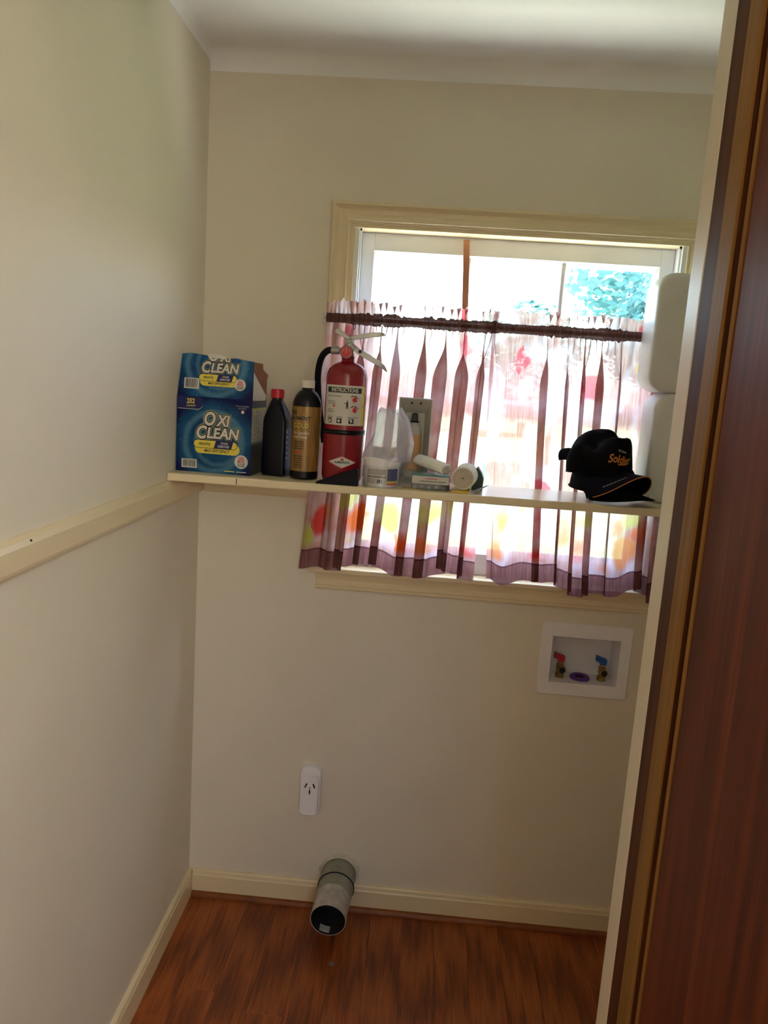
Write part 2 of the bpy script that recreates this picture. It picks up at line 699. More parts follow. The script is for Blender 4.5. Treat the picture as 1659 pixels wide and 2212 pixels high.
def spline(pts, n):
    pts = [Vector(p) for p in pts]
    P = [pts[0]] + pts + [pts[-1]]
    res = []
    for k in range(1, len(P) - 2):
        for i in range(n):
            t = i / n
            p0, p1, p2, p3 = P[k - 1], P[k], P[k + 1], P[k + 2]
            res.append(0.5 * ((2 * p1) + (p2 - p0) * t + (2 * p0 - 5 * p1 + 4 * p2 - p3) * t * t + (3 * p1 - p0 - 3 * p2 + p3) * t ** 3))
    res.append(pts[-1])
    return res


def tube(bm, pts, r, n=10, caps=True):
    """r: number or list of radii, one per point"""
    rings = []
    prev = None
    for i, p in enumerate(pts):
        d = (pts[min(i + 1, len(pts) - 1)] - pts[max(i - 1, 0)]).normalized()
        if prev is None:
            _, e1, e2 = frame_of(d)
        else:
            e1 = (prev - d * prev.dot(d)).normalized()
            e2 = d.cross(e1)
        prev = e1
        rr = r[i] if isinstance(r, (list, tuple)) else r
        rings.append([bm.verts.new(p + (e1 * math.cos(2 * math.pi * k / n) + e2 * math.sin(2 * math.pi * k / n)) * rr) for k in range(n)])
    for A, B in zip(rings, rings[1:]):
        for k in range(n):
            bm.faces.new((A[k], A[(k + 1) % n], B[(k + 1) % n], B[k]))
    if caps:
        bm.faces.new(rings[0])
        bm.faces.new(rings[-1])


def prism(bm, poly, off):
    """closed prism: poly = list of points, off = extrusion vector"""
    off = Vector(off)
    A = [bm.verts.new(Vector(p)) for p in poly]
    B = [bm.verts.new(Vector(p) + off) for p in poly]
    bm.faces.new(A)
    bm.faces.new(list(reversed(B)))
    n = len(A)
    for i in range(n):
        bm.faces.new((A[i], A[(i + 1) % n], B[(i + 1) % n], B[i]))


def grid(bm, nu, nv, fn, uvfn=None):
    uvl = bm.loops.layers.uv.verify() if uvfn else None
    V = [[bm.verts.new(fn(i / nu, j / nv)) for j in range(nv + 1)] for i in range(nu + 1)]
    for i in range(nu):
        for j in range(nv):
            f = bm.faces.new((V[i][j], V[i + 1][j], V[i + 1][j + 1], V[i][j + 1]))
            if uvfn:
                for lp, (a, c) in zip(f.loops, ((i, j), (i + 1, j), (i + 1, j + 1), (i, j + 1))):
                    lp[uvl].uv = uvfn(a / nu, c / nv)
    return V


def text(name, body, size, u, v, mp, mat, parent, align='CENTER', shear=0.0, off=0.0, h=0.0005, sx=1.0, label=None, space=1.0, vmax=None):
    cu = bpy.data.curves.new('t', 'FONT')
    cu.body = body
    cu.size = 1.0
    cu.align_x = align
    cu.align_y = 'CENTER'
    cu.shear = shear
    cu.offset = off
    cu.space_character = space
    cu.resolution_u = 3
    ob = bpy.data.objects.new('t', cu)
    COL.objects.link(ob)
    dg = bpy.context.evaluated_depsgraph_get()
    me = bpy.data.meshes.new_from_object(ob.evaluated_get(dg))
    bpy.data.objects.remove(ob)
    bpy.data.curves.remove(cu)
    bm = BM()
    bm.from_mesh(me)
    bpy.data.meshes.remove(me)
    if vmax is not None:
        bmesh.ops.bisect_plane(bm, geom=list(bm.verts) + list(bm.edges) + list(bm.faces), plane_co=(0, (vmax - v) / size, 0), plane_no=(0, 1, 0), clear_outer=True)
    for q in bm.verts:
        q.co = mp(u + q.co.x * size * sx, v + q.co.y * size, h)
    o = finish(name, bm, mat, parent)
    if label:
        o['label'] = label
    return o


def patch(bm, u0, u1, v0, v1, mp, h, nu=1, nv=1):
    grid(bm, nu, nv, lambda a, c: mp(u0 + (u1 - u0) * a, v0 + (v1 - v0) * c, h))


def poly2(bm, pts, mp, h):
    bm.faces.new([bm.verts.new(mp(a, c, h)) for a, c in pts])


def pill(u0, u1, v0, v1, n=8):
    r = (v1 - v0) / 2
    cv = (v0 + v1) / 2
    pts = []
    for i in range(n + 1):
        t = -math.pi / 2 + math.pi * i / n
        pts.append((u1 - r + r * math.cos(t), cv + r * math.sin(t)))
    for i in range(n + 1):
        t = math.pi / 2 + math.pi * i / n
        pts.append((u0 + r + r * math.cos(t), cv + r * math.sin(t)))
    return pts


def circ(cu, cv, r, n=24):
    return [(cu + r * math.cos(2 * math.pi * i / n), cv + r * math.sin(2 * math.pi * i / n)) for i in range(n)]


# ------------------------------------------------------------------ the room shell
H = 2.44
XR = 1.45            # right wall of the closet
WX0, WX1, WZ0, WZ1 = 0.4084, 1.288, 1.060, 2.0284      # window hole
BX0, BX1, BZ0, BZ1 = 1.0440, 1.2400, 0.792, 0.932      # recessed washer box
VXC, VZC, VR = 0.470, 0.112, 0.058                     # dryer duct


def holed_wall(name, xs, zs, holes, y0, y1, mat):
    bm = BM()
    nx, nz = len(xs) - 1, len(zs) - 1
    solid = [[True] * nz for _ in range(nx)]
    for i in range(nx):
        for k in range(nz):
            cx, cz = (xs[i] + xs[i + 1]) / 2, (zs[k] + zs[k + 1]) / 2
            for a, b_, c, d in holes:
                if a < cx < b_ and c < cz < d:
                    solid[i][k] = False
    cache = {}

    def V(x, y, z):
        key = (round(x, 5), round(y, 5), round(z, 5))
        if key not in cache:
            cache[key] = bm.verts.new((x, y, z))
        return cache[key]
    for i in range(nx):
        for k in range(nz):
            if not solid[i][k]:
                continue
            a, b_, c, d = xs[i], xs[i + 1], zs[k], zs[k + 1]
            for y in (y0, y1):
                bm.faces.new((V(a, y, c), V(b_, y, c), V(b_, y, d), V(a, y, d)))
            for (di, dk, q) in ((-1, 0, (a, c, a, d)), (1, 0, (b_, c, b_, d)), (0, -1, (a, c, b_, c)), (0, 1, (a, d, b_, d))):
                ii, kk = i + di, k + dk
                if 0 <= ii < nx and 0 <= kk < nz and solid[ii][kk]:
                    continue
                bm.faces.new((V(q[0], y0, q[1]), V(q[2], y0, q[3]), V(q[2], y1, q[3]), V(q[0], y1, q[1])))
    return finish(name, bm, mat)


vh = VR * 0.9
o = holed_wall('wall_back', [-0.12, VXC - vh, VXC + vh, WX0 + 0.1201, BX0, BX1, WX1, XR + 0.12][0:1] + sorted({VXC - vh, VXC + vh, WX0, BX0, BX1, WX1}) + [XR + 0.12],
               [-0.1, VZC - vh, VZC + vh, BZ0, BZ1, WZ0, WZ1, H + 0.1],
               [(WX0, WX1, WZ0, WZ1), (BX0, BX1, BZ0, BZ1)], 0.0, 0.14, 'wall_paint')
tag(o, 'cream painted back wall around the curtained window', 'wall', kind='structure')

DY0, DY1 = -1.341, -1.200     # door wall, hall side / closet side
DX1 = 0.943                   # right jamb face
bm = BM()
box(bm, -0.12, 0.0, DY0, 0.0, -0.1, H + 0.1)
tag(finish('wall_left', bm, 'wall_paint'), 'cream painted left wall above and below the rail', 'wall', kind='structure')
bm = BM()
box(bm, XR, XR + 0.12, DY1, 0.0, -0.1, H + 0.1)
tag(finish('wall_right', bm, 'wall_paint'), 'cream right wall hidden behind the door jamb', 'wall', kind='structure')
bm = BM()
box(bm, DX1 + 0.019, 2.6, DY0, DY1, -0.1, H + 0.1)
box(bm, -0.0, DX1 + 0.019, DY0, DY1, 2.22, H + 0.1)
box(bm, -1.2, -0.12, DY0, DY1, -0.1, H + 0.1)
tag(finish('wall_front', bm, 'wall_paint'), 'cream wall holding the doorway to the hall', 'wall', kind='structure')
bm = BM()
box(bm, -1.32, -1.2, -3.6, DY1, -0.1, H + 0.1)
tag(finish('wall_hall_left', bm, 'wall_paint'), 'cream hall wall beyond the left of the doorway', 'wall', kind='structure')
bm = BM()
box(bm, 2.6, 2.72, -3.6, DY1, -0.1, H + 0.1)
tag(finish('wall_hall_right', bm, 'wall_paint'), 'cream hall wall beyond the open door', 'wall', kind='structure')
o = holed_wall('wall_hall_rear', [-1.2, 0.90, 1.20, 2.6], [-0.1, 1.10, 1.90, H + 0.1], [(0.90, 1.20, 1.10, 1.90)], -3.52, -3.40, 'wall_paint')  # window opening added in this unseen wall to let in fill daylight
tag(o, 'cream hall wall with a narrow window added to light the closet', 'wall', kind='structure')

# ceiling with a soft plaster cove along the back and left walls
bm = BM()
box(bm, -1.32, 2.72, -3.6, 0.14, H, H + 0.12)
R_ = 0.045
n = 8
prof = [(R_ * (1 - math.sin(t)), R_ * (1 - math.cos(t))) for t in [math.pi / 2 * i / n for i in range(n + 1)]]
# back cove: a = distance from wall, b = drop below ceiling
A = [bm.verts.new((0, -a, H - b_)) for a, b_ in prof]
B = [bm.verts.new((XR, -a, H - b_)) for a, b_ in prof]
for i in range(n):
    bm.faces.new((A[i], B[i], B[i + 1], A[i + 1]))
r2 = 0.02
prof2 = [(r2 * (1 - math.sin(t)), r2 * (1 - math.cos(t))) for t in [math.pi / 2 * i / n for i in range(n + 1)]]
A = [bm.verts.new((a, 0, H - b_)) for a, b_ in prof2]
B = [bm.verts.new((a, DY1, H - b_)) for a, b_ in prof2]
for i in range(n):
    bm.faces.new((A[i], B[i], B[i + 1], A[i + 1]))
tag(finish('ceiling', bm, 'ceiling_paint', smooth=True, ang=0.6), 'off white ceiling with softly rounded edge', 'ceiling', kind='structure')

# floor: sub floor and separate planks running towards the window wall
bm = BM()
box(bm, -1.32, 2.72, -3.6, 0.14, -0.12, -0.013)
fl = finish('floor', bm, 'dark_hole')
tag(fl, 'reddish brown wood plank floor of the closet', 'floor', kind='structure')
random.seed(4)
pw = 0.0965
for i in range(16):
    x0 = i * pw
    x1 = min(x0 + pw - 0.0004, XR)
    if x1 - x0 < 0.01:
        continue
    y = 0.0
    first = True
    while y > -1.335:
        L = random.uniform(0.35, 0.9) if first else random.uniform(0.8, 1.2)
        first = False
        y1 = max(y - L, -1.335)
        bm = BM()
        box(bm, x0, x1, y1 + 0.0008, y, -0.0125, random.uniform(-0.0003, 0.0), 0.0004, 1)
        finish('plank', bm, 'floor_wood', fl)
        y = y1
i = 0
for i in range(20):
    x0 = -1.2 + i * 0.19
    bm = BM()
    box(bm, x0, x0 + 0.189, -3.4, -1.336, -0.0125, 0.0, 0.0008, 1)
    finish('plank', bm, 'floor_wood', fl)


# baseboards
def board_profile(bm, p0, p1, nrm, prof):
    """sweep profile (out, z) from p0 to p1; nrm points into the room"""
    nrm = Vector(nrm)
    A = [bm.verts.new(Vector(p0) + nrm * d + Vector((0, 0, z))) for d, z in prof]
    B = [bm.verts.new(Vector(p1) + nrm * d + Vector((0, 0, z))) for d, z in prof]
    n_ = len(prof)
    for i_ in range(n_):
        bm.faces.new((A[i_], A[(i_ + 1) % n_], B[(i_ + 1) % n_], B[i_]))
    bm.faces.new(A)
    bm.faces.new(B)


bprof = [(0.0, 0.0), (0.0135, 0.0), (0.0135, 0.066), (0.0115, 0.070), (0.010, 0.079), (0.006, 0.0836), (0.0, 0.0836)]
bm = BM()
board_profile(bm, (0.0145, 0, 0), (XR, 0, 0), (0, -1, 0), bprof)
tag(finish('baseboard_back', bm, 'trim_paint'), 'cream baseboard along the window wall behind the duct', 'baseboard', kind='structure')
bm = BM()
board_profile(bm, (0, 0, 0), (0, DY1, 0), (1, 0, 0), bprof)
tag(finish('baseboard_left', bm, 'trim_paint'), 'cream baseboard along the left wall', 'baseboard', kind='structure')
bm = BM()
qr = [(0.0, 0.0)] + [(0.013 * math.sin(t), 0.015 * math.cos(t)) for t in [math.pi / 2 * (5 - i) / 5 for i in range(6)]]
board_profile(bm, (0.015, -0.0137, 0), (XR, -0.0137, 0), (0, -1, 0), qr)
tag(finish('trim_1', bm, 'shoe_wood'), 'brown quarter round moulding at the foot of the back baseboard', 'trim', kind='structure')

# chair rail / shelf cleat on the left wall and the back wall
rprof = [(0.0, 1.274), (0.010, 1.276), (0.016, 1.284), (0.018, 1.290), (0.019, 1.324), (0.014, 1.332), (0.006, 1.3385), (0.0, 1.3385)]
bm = BM()
board_profile(bm, (0, 0, 0), (0, DY1, 0), (1, 0, 0), rprof)
rail = finish('trim_2', bm, 'trim_paint')
tag(rail, 'cream chair rail running along the left wall to the shelf', 'trim', kind='structure')
bm = BM()
lathe(bm, (0.0165, -0.985, 1.329), (1, 0, 0.6), [(0.0022, 0.0), (0.0022, 0.0012)], 10)
finish('nail_hole', bm, 'dark_hole', rail)
bm = BM()
board_profile(bm, (0.019, 0, 0), (0.338, 0, 0), (0, -1, 0), rprof)
tag(finish('trim_3', bm, 'trim_paint'), 'cream rail on the back wall under the left end of the shelf', 'trim', kind='structure')

# shelf
bm = BM()
box(bm, 0.001, XR - 0.001, -0.285, -0.066, 1.339, 1.359, 0.003, 2)
shelf = finish('shelf_board', bm, 'shelf_paint')
tag(shelf, 'long cream painted shelf board across the window', 'shelf')
bm = BM()
box(bm, 0.1765, 0.1785, -0.2854, -0.2846, 1.3425, 1.357)
o = finish('crack', bm, 'dark_hole', shelf)
o['label'] = 'thin dark crack on the front edge'
bm = BM()
box(bm, XR - 0.02, XR, -0.285, -0.0, 1.28, 1.3385, 0.002, 1)
tag(finish('trim_4', bm, 'trim_paint'), 'cream cleat under the right end of the shelf', 'trim', kind='structure')

# ------------------------------------------------------------------ door frame and door on the right
bm = BM()
box(bm, DX1, DX1 + 0.075, -1.247, -1.1985, 0, 2.30, 0.003, 2)
tag(finish('trim_5', bm, 'jamb_paint'), 'glossy cream casing edge of the doorway at right', 'trim', kind='structure')
bm = BM()
box(bm, DX1 + 0.0005, DX1 + 0.019, DY0, -1.2472, 0, 2.22)
tag(finish('trim_6', bm, 'jamb_wood'), 'dark stained wooden door jamb beside the cream casing', 'trim', kind='structure')
bm = BM()
box(bm, DX1 - 0.004, DX1 + 0.0005, -1.338, -1.299, 0, 2.215, 0.001, 1)
tag(finish('trim_7', bm, 'stop_wood'), 'lighter tan door stop strip on the dark jamb', 'trim', kind='structure')
bm = BM()
box(bm, -0.0, DX1 + 0.0, DY0, -1.2472, 2.222, 2.24)
tag(finish('trim_8', bm, 'jamb_wood'), 'dark stained head of the door frame', 'trim', kind='structure')
dr = thing('door_1', 'dark reddish brown wooden door standing open at the right edge', 'door', (DX1 + 0.02, -1.75, 0.01), kind='structure')
bm = BM()
box(bm, DX1 + 0.0025, DX1 + 0.037, -2.12, -1.357, 0.012, 2.21, 0.0015, 2)
finish('door_slab', bm, 'door_wood', dr)
bm = BM()
box(bm, DX1 + 0.0005, DX1 + 0.006, -1.3565, -1.350, 0.012, 2.21, 0.001, 1)
o = finish('edge_strip', bm, 'stop_wood', dr)
o['label'] = 'thin light edge strip of the door'
for hz in (0.25, 1.9):
    bm = BM()
    lathe(bm, (DX1 + 0.030, -1.349, hz - 0.05), (0, 0, 1), [(0.005, 0), (0.005, 0.1)], 12)
    finish('hinge', bm, 'brass', dr)

# ------------------------------------------------------------------ window
win = thing('window_1', 'white double hung window behind sheer curtains with cream casing', 'window', (0.848, 0.0, 1.06), kind='structure')
CW = 0.064
cprof = [(0.0, 0.0), (0.0, 0.017), (0.003, 0.020), (0.008, 0.020), (0.010, 0.0165), (0.018, 0.0115), (0.030, 0.0105), (0.042, 0.0135), (0.0435, 0.0165),
         (0.047, 0.0165), (0.049, 0.0125), (0.054, 0.0125), (0.0555, 0.0095), (0.064, 0.0095), (0.064, 0.0)]
XO0, XO1, ZO1 = WX0 - CW, WX1 + CW, WZ1 + CW - 0.008


def sweep2(name, ptsA, ptsB):
    bm_ = BM()
    A_ = [bm_.verts.new(p) for p in ptsA]
    B_ = [bm_.verts.new(p) for p in ptsB]
    m_ = len(A_)
    for i_ in range(m_):
        bm_.faces.new((A_[i_], A_[(i_ + 1) % m_], B_[(i_ + 1) % m_], B_[i_]))
    bm_.faces.new(A_)
    bm_.faces.new(B_)
    return finish(name, bm_, 'trim_paint', win)


STZ = 1.083
sweep2('side_casing', [(XO0 + a, -d, ZO1 - a) for a, d in cprof], [(XO0 + a, -d, STZ) for a, d in cprof])
sweep2('side_casing', [(XO1 - a, -d, ZO1 - a) for a, d in cprof], [(XO1 - a, -d, STZ) for a, d in cprof])
sweep2('head_casing', [(XO0 + a, -d, ZO1 - a) for a, d in cprof], [(XO1 - a, -d, ZO1 - a) for a, d in cprof])
bm = BM()
box(bm, XO0 - 0.012, XO1 + 0.012, -0.030, 0.0, 1.068, STZ, 0.003, 2)
box(bm, WX0, WX1, 0.0, 0.125, 1.0605, STZ)
finish('stool', bm, 'trim_paint', win)
bm = BM()
aprof = [(0.0, 1.0175), (0.010, 1.0175), (0.012, 1.021), (0.012, 1.028), (0.0145, 1.031), (0.0145, 1.040), (0.011, 1.046), (0.016, 1.060), (0.018, 1.068), (0.0, 1.068)]
board_profile(bm, (XO0 + 0.007, 0, 0), (XO1 - 0.007, 0, 0), (0, -1, 0), aprof)
finish('apron', bm, 'trim_paint', win)
# jamb liners
for nm, q in (('jamb_liner', (WX0, WX0 + 0.011, -0.0, 0.14, STZ, WZ1)), ('jamb_liner', (WX1 - 0.011, WX1, -0.0, 0.14, STZ, WZ1)),
              ('head_liner', (WX0 + 0.011, WX1 - 0.011, 0.0, 0.14, WZ1 - 0.006, WZ1))):
    bm = BM()
    box(bm, *q)
    finish(nm, bm, 'trim_paint' if nm == 'head_liner' else 'sash_paint', win)
for x in (WX0 + 0.011, WX1 - 0.016):
    bm = BM()
    box(bm, x, x + 0.005, 0.012, 0.020, STZ, WZ1 - 0.012, 0.001, 1)
    finish('stop_bead', bm, 'sash_paint', win)
    bm = BM()
    box(bm, x, x + 0.005, 0.010, 0.016, WZ1 - 0.0115, WZ1 - 0.0065)
    finish('corner_gap', bm, 'dark_hole', win)


def sash(name, y0, y1, z0, z1, top, bottom, mz):
    s_ = bpy.data.objects.new(name, None)
    COL.objects.link(s_)
    place(s_, Vector((0.848, y0, z0)), win)
    xa, xb = WX0 + 0.0115, WX1 - 0.0115
    stw = 0.037
    for q, nm_ in (((xa, xa + stw, y0, y1, z0, z1), 'stile'), ((xb - stw, xb, y0, y1, z0, z1), 'stile'),
                   ((xa + stw, xb - stw, y0, y1, z1 - top, z1), 'top_rail'), ((xa + stw, xb - stw, y0, y1, z0, z0 + bottom), 'bottom_rail')):
        bm_ = BM()
        box(bm_, *q, 0.0015, 1)
        finish(nm_, bm_, 'sash_paint', s_)
    # sloped putty bead inside
    gx0, gx1, gz0, gz1 = xa + stw, xb - stw, z0 + bottom, z1 - top
    bm_ = BM()
    e = 0.012
    ym = y0 + 0.018
    rect = lambda m_, y_: [bm_.verts.new(p) for p in ((gx0 + m_, y_, gz0 + m_), (gx1 - m_, y_, gz0 + m_), (gx1 - m_, y_, gz1 - m_), (gx0 + m_, y_, gz1 - m_))]
    r0, r1, r2_, r3 = rect(0, y0 + 0.002), rect(e, ym), rect(e, ym + 0.006), rect(0, ym + 0.006)
    for A_, B_ in ((r0, r1), (r1, r2_), (r2_, r3), (r3, r0)):
        for i_ in range(4):
            bm_.faces.new((A_[i_], A_[(i_ + 1) % 4], B_[(i_ + 1) % 4], B_[i_]))
    finish('glazing_bead', bm_, 'sash_paint', s_)
    xs_ = [gx0 + e, 0.720, 0.982, gx1 - e]
    for x_ in xs_[1:3]:
        bm_ = BM()
        box(bm_, x_ - 0.007, x_ + 0.007, y0 + 0.006, y0 + 0.024, gz0 + 0.004, gz1 - 0.004, 0.003, 1)
        finish('muntin', bm_, 'sash_paint', s_)
    for a_, b__ in zip(xs_, xs_[1:]):
        bm_ = BM()
        box(bm_, a_ + 0.002, b__ - 0.002, ym + 0.001, ym + 0.004, gz0 + 0.008, gz1 - 0.008)
        finish('pane', bm_, 'window_glass', s_)


sash('upper_sash', 0.066, 0.096, 1.540, WZ1 - 0.006, 0.048, 0.038, 1.5)
sash('lower_sash', 0.032, 0.062, STZ + 0.0005, 1.578, 0.038, 0.062, 1.5)

# loose wooden stick standing on the lower sash, leaning a little
bm = BM()
dv = Vector((0.709 - 0.734, 0, 2.014 - 1.5795))
ax = Matrix.Translation((0.734, 0.048, 1.5795)) @ Matrix.Rotation(math.atan2(dv.x, dv.z), 4, 'Y')
box(bm, -0.0085, 0.0085, -0.006, 0.006, 0.0, dv.length, 0.001, 1, ax)
tag(finish('wooden_stick', bm, 'raw_wood'), 'bare wooden stick propped upright against the window sash', 'stick')

# ------------------------------------------------------------------ curtains
RODY, RODZ = -0.052, 1.778
bm = BM()
lathe(bm, (0.345, RODY, RODZ), (1, 0, 0), [(0.0, 0), (0.005, 0.001), (0.0055, 0.004), (0.0055, 1.085), (0.0, 1.086)], 16)
rod = finish('curtain_rod', bm, 'rod_metal', smooth=True, ang=0.6)
tag(rod, 'thin curtain rod threaded through the gathered curtain tops', 'curtain rod')
for bxp in (0.3415, 1.372):
    bm = BM()
    box(bm, bxp - 0.002, bxp + 0.002, RODY - 0.008, -0.0, RODZ - 0.012, RODZ + 0.012, 0.001, 1)
    box(bm, bxp - 0.002, bxp + 0.012, -0.0025, 0.0, RODZ - 0.016, RODZ + 0.016, 0.001, 1)
    tag(finish('rod_bracket', bm, 'bracket_white'), 'small white bracket holding the ' + ('left' if bxp < 1 else 'right') + ' end of the curtain rod', 'bracket')


def fold_fn(seed, flat):
    """returns phase(s), amp(s) along the cloth; flat = list of (centre, half width) smooth stretches"""
    rnd = random.Random(seed)
    N = 400
    ph = [0.0]
    for i_ in range(N):
        s_ = i_ / N
        f_ = 1.0 + 0.55 * noise.noise(Vector((s_ * 6.0, seed * 3.1, 0.3)))
        for c_, h_ in flat:
            if abs(s_ - c_) < h_:
                f_ *= 0.45
        ph.append(ph[-1] + f_ / N)

    def phase(s_):
        x_ = max(0, min(1, s_)) * N
        i_ = min(int(x_), N - 1)
        return (ph[i_] + (ph[i_ + 1] - ph[i_]) * (x_ - i_)) / ph[-1]

    def amp(s_):
        a_ = 0.85 + 0.5 * noise.noise(Vector((s_ * 8.0, seed * 1.7, 4.2)))
        for c_, h_ in flat:
            t_ = abs(s_ - c_) / h_
            if t_ < 1.3:
                a_ *= 0.16 + 0.84 * max(0, min(1, (t_ - 0.7) / 0.6))
        return a_
    return phase, amp


def curtain(label, seed, xt0, xt1, xb0, xb1, zb0, zb1, nfold, clothw, flat):
    t = thing('sheer_curtain', label, 'curtain', ((xb0 + xb1) / 2, -0.045, min(zb0, zb1)), 'sheer curtain panels on the rod')
    phase, amp = fold_fn(seed, flat)
    ztop = RODZ - 0.0115
    n1 = Vector((seed, 0.37, 0.11))

    def skirt(s, q):
        v_ = 1 - q                       # v_ = 0 top, 1 hem
        x = (xt0 + (xt1 - xt0) * s) * (1 - v_) + (xb0 + (xb1 - xb0) * s) * v_
        ph = phase(s) * 2 * math.pi * nfold
        grow = min(1.0, v_ * 5.0)
        grow = grow * grow * (3 - 2 * grow)
        a = amp(s)
        drift = 0.8 * noise.noise(Vector((s * 5, v_ * 1.6, seed))) * v_
        # fine gathers near the rod give way to broad folds
        x += 0.027 * a * grow * (1 - 0.20 * v_) * math.sin(ph + drift) + 0.0042 * (1 - grow) * math.sin(ph * 3 + 0.6) + 0.0075 * grow * a * math.sin(ph * 2.7 + 4 * s + drift)
        y = -0.044 + 0.0125 * a * grow * math.cos(ph + drift) + 0.0045 * (1 - grow) * math.cos(ph * 3) + 0.0045 * grow * a * math.cos(ph * 2.7 + 4 * s + drift)
        y += 0.004 * noise.noise(Vector((s * 9, v_ * 3, seed + 5))) * grow
        if v_ > 0.9:
            y -= 0.012 * (v_ - 0.9) / 0.1
        zb = zb0 + (zb1 - zb0) * s + 0.034 * noise.noise(Vector((s * 7, 0.5, seed + 9))) - 0.006 * a * math.cos(ph + drift)
        z = ztop + (zb - ztop) * v_
        # keep clear of the shelf's back edge
        y = max(y, -0.0635) if 1.31 < z < 1.385 else y
        y = min(y, -0.0225) if z > 1.10 else min(y, -0.034)
        return Vector((x, y, z))
    bm_ = BM()
    grid(bm_, int(nfold * 44), 48, skirt, lambda s, q: (s * clothw + seed * 0.63, q * (ztop - (zb0 + zb1) / 2)))
    finish('sheer_skirt', bm_, 'curtain_print', t, smooth=True)

    def gather(s):
        g_ = amp(s)
        return 0.25 + 0.75 * min(1, max(0, (g_ - 0.3) / 0.4))
    nfine = nfold * 5

    def pocket(s, q):
        th = (q - 0.5) * 2 * math.pi * 0.98 + math.pi
        x = xt0 + (xt1 - xt0) * s
        g_ = gather(s)
        w_ = g_ * (0.0060 * noise.noise(Vector((s * nfine * 1.6, q * 1.2, seed))) + 0.0040 * noise.noise(Vector((s * nfine * 4.0, q * 1.5, seed + 3))))
        r_ = 0.0088 + 0.0035 * g_ + w_
        return Vector((x + 0.002 * g_ * math.sin(s * nfine * 2 * math.pi + 1 + q * 3), RODY + r_ * math.cos(th) * 0.95, RODZ + (0.0115 + 0.004 * g_) * math.sin(th) * (1 + w_ * 60)))
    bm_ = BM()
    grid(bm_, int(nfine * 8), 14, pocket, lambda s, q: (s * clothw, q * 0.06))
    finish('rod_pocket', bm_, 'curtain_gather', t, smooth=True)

    def ruffle(s, q):
        x = xt0 + (xt1 - xt0) * s
        g_ = gather(s)
        ph = phase(s) * 2 * math.pi * nfold * 2.4 + 2.6 * noise.noise(Vector((s * 14, 1.7, seed)))
        e = q
        x += e * g_ * (0.009 + 0.006 * noise.noise(Vector((s * 11, 0.2, seed)))) * math.sin(ph + 0.8 * noise.noise(Vector((s * 20, q, seed))))
        y = RODY + e * g_ * (0.011 * math.cos(ph) + 0.008 * noise.noise(Vector((s * 30, q * 2, seed + 2)))) + 0.002 * math.sin(s * nfine * 6.283) * (1 - e)
        z = RODZ + 0.008 + e * (0.036 + 0.014 * noise.noise(Vector((s * 24, 3.3, seed))) + 0.009 * noise.noise(Vector((s * 60, 8.3, seed))))
        return Vector((x, min(y, -0.024), z))
    bm_ = BM()
    grid(bm_, int(nfold * 30), 6, ruffle, lambda s, q: (s * clothw, 0.62 + q * 0.04))
    finish('header_ruffle', bm_, 'curtain_print', t, smooth=True)
    return t


curtain('sheer autumn print curtain panel behind the fire extinguisher', 1.0, 0.349, 0.802, 0.307, 0.787, 1.100, 1.096, 8, 0.95,
        [(0.06, 0.09), (0.52, 0.05)])
curtain('sheer autumn print curtain panel behind the caps and white jugs', 2.0, 0.791, 1.345, 0.828, 1.352, 1.080, 1.078, 9, 1.05,
        [(0.13, 0.11), (0.70, 0.07)])

# ------------------------------------------------------------------ washer supply box in the wall
sb = thing('washer_outlet_box', 'white recessed washer supply box with red and blue valves', 'outlet box', (1.142, -0.004, 0.7535))
bm = BM()
ox0, ox1, oz0, oz1 = 1.0129, 1.2714, 0.7535, 0.9719


def rr(x0, x1, z0, z1, r, y, n_=5):
    pts = []
    for cx_, cz_, a0 in ((x1 - r, z0 + r, -90), (x1 - r, z1 - r, 0), (x0 + r, z1 - r, 90), (x0 + r, z0 + r, 180)):
        for i_ in range(n_ + 1):
            t_ = math.radians(a0 + 90 * i_ / n_)
            pts.append((cx_ + r * math.cos(t_), y, cz_ + r * math.sin(t_)))
    return pts


def loops(bm_, ls, close_last=True):
    R = [[bm_.verts.new(p) for p in l] for l in ls]
    for A_, B_ in zip(R, R[1:]):
        for i_ in range(len(A_)):
            bm_.faces.new((A_[i_], A_[(i_ + 1) % len(A_)], B_[(i_ + 1) % len(A_)], B_[i_]))
    if close_last:
        bm_.faces.new(R[-1])
    return R


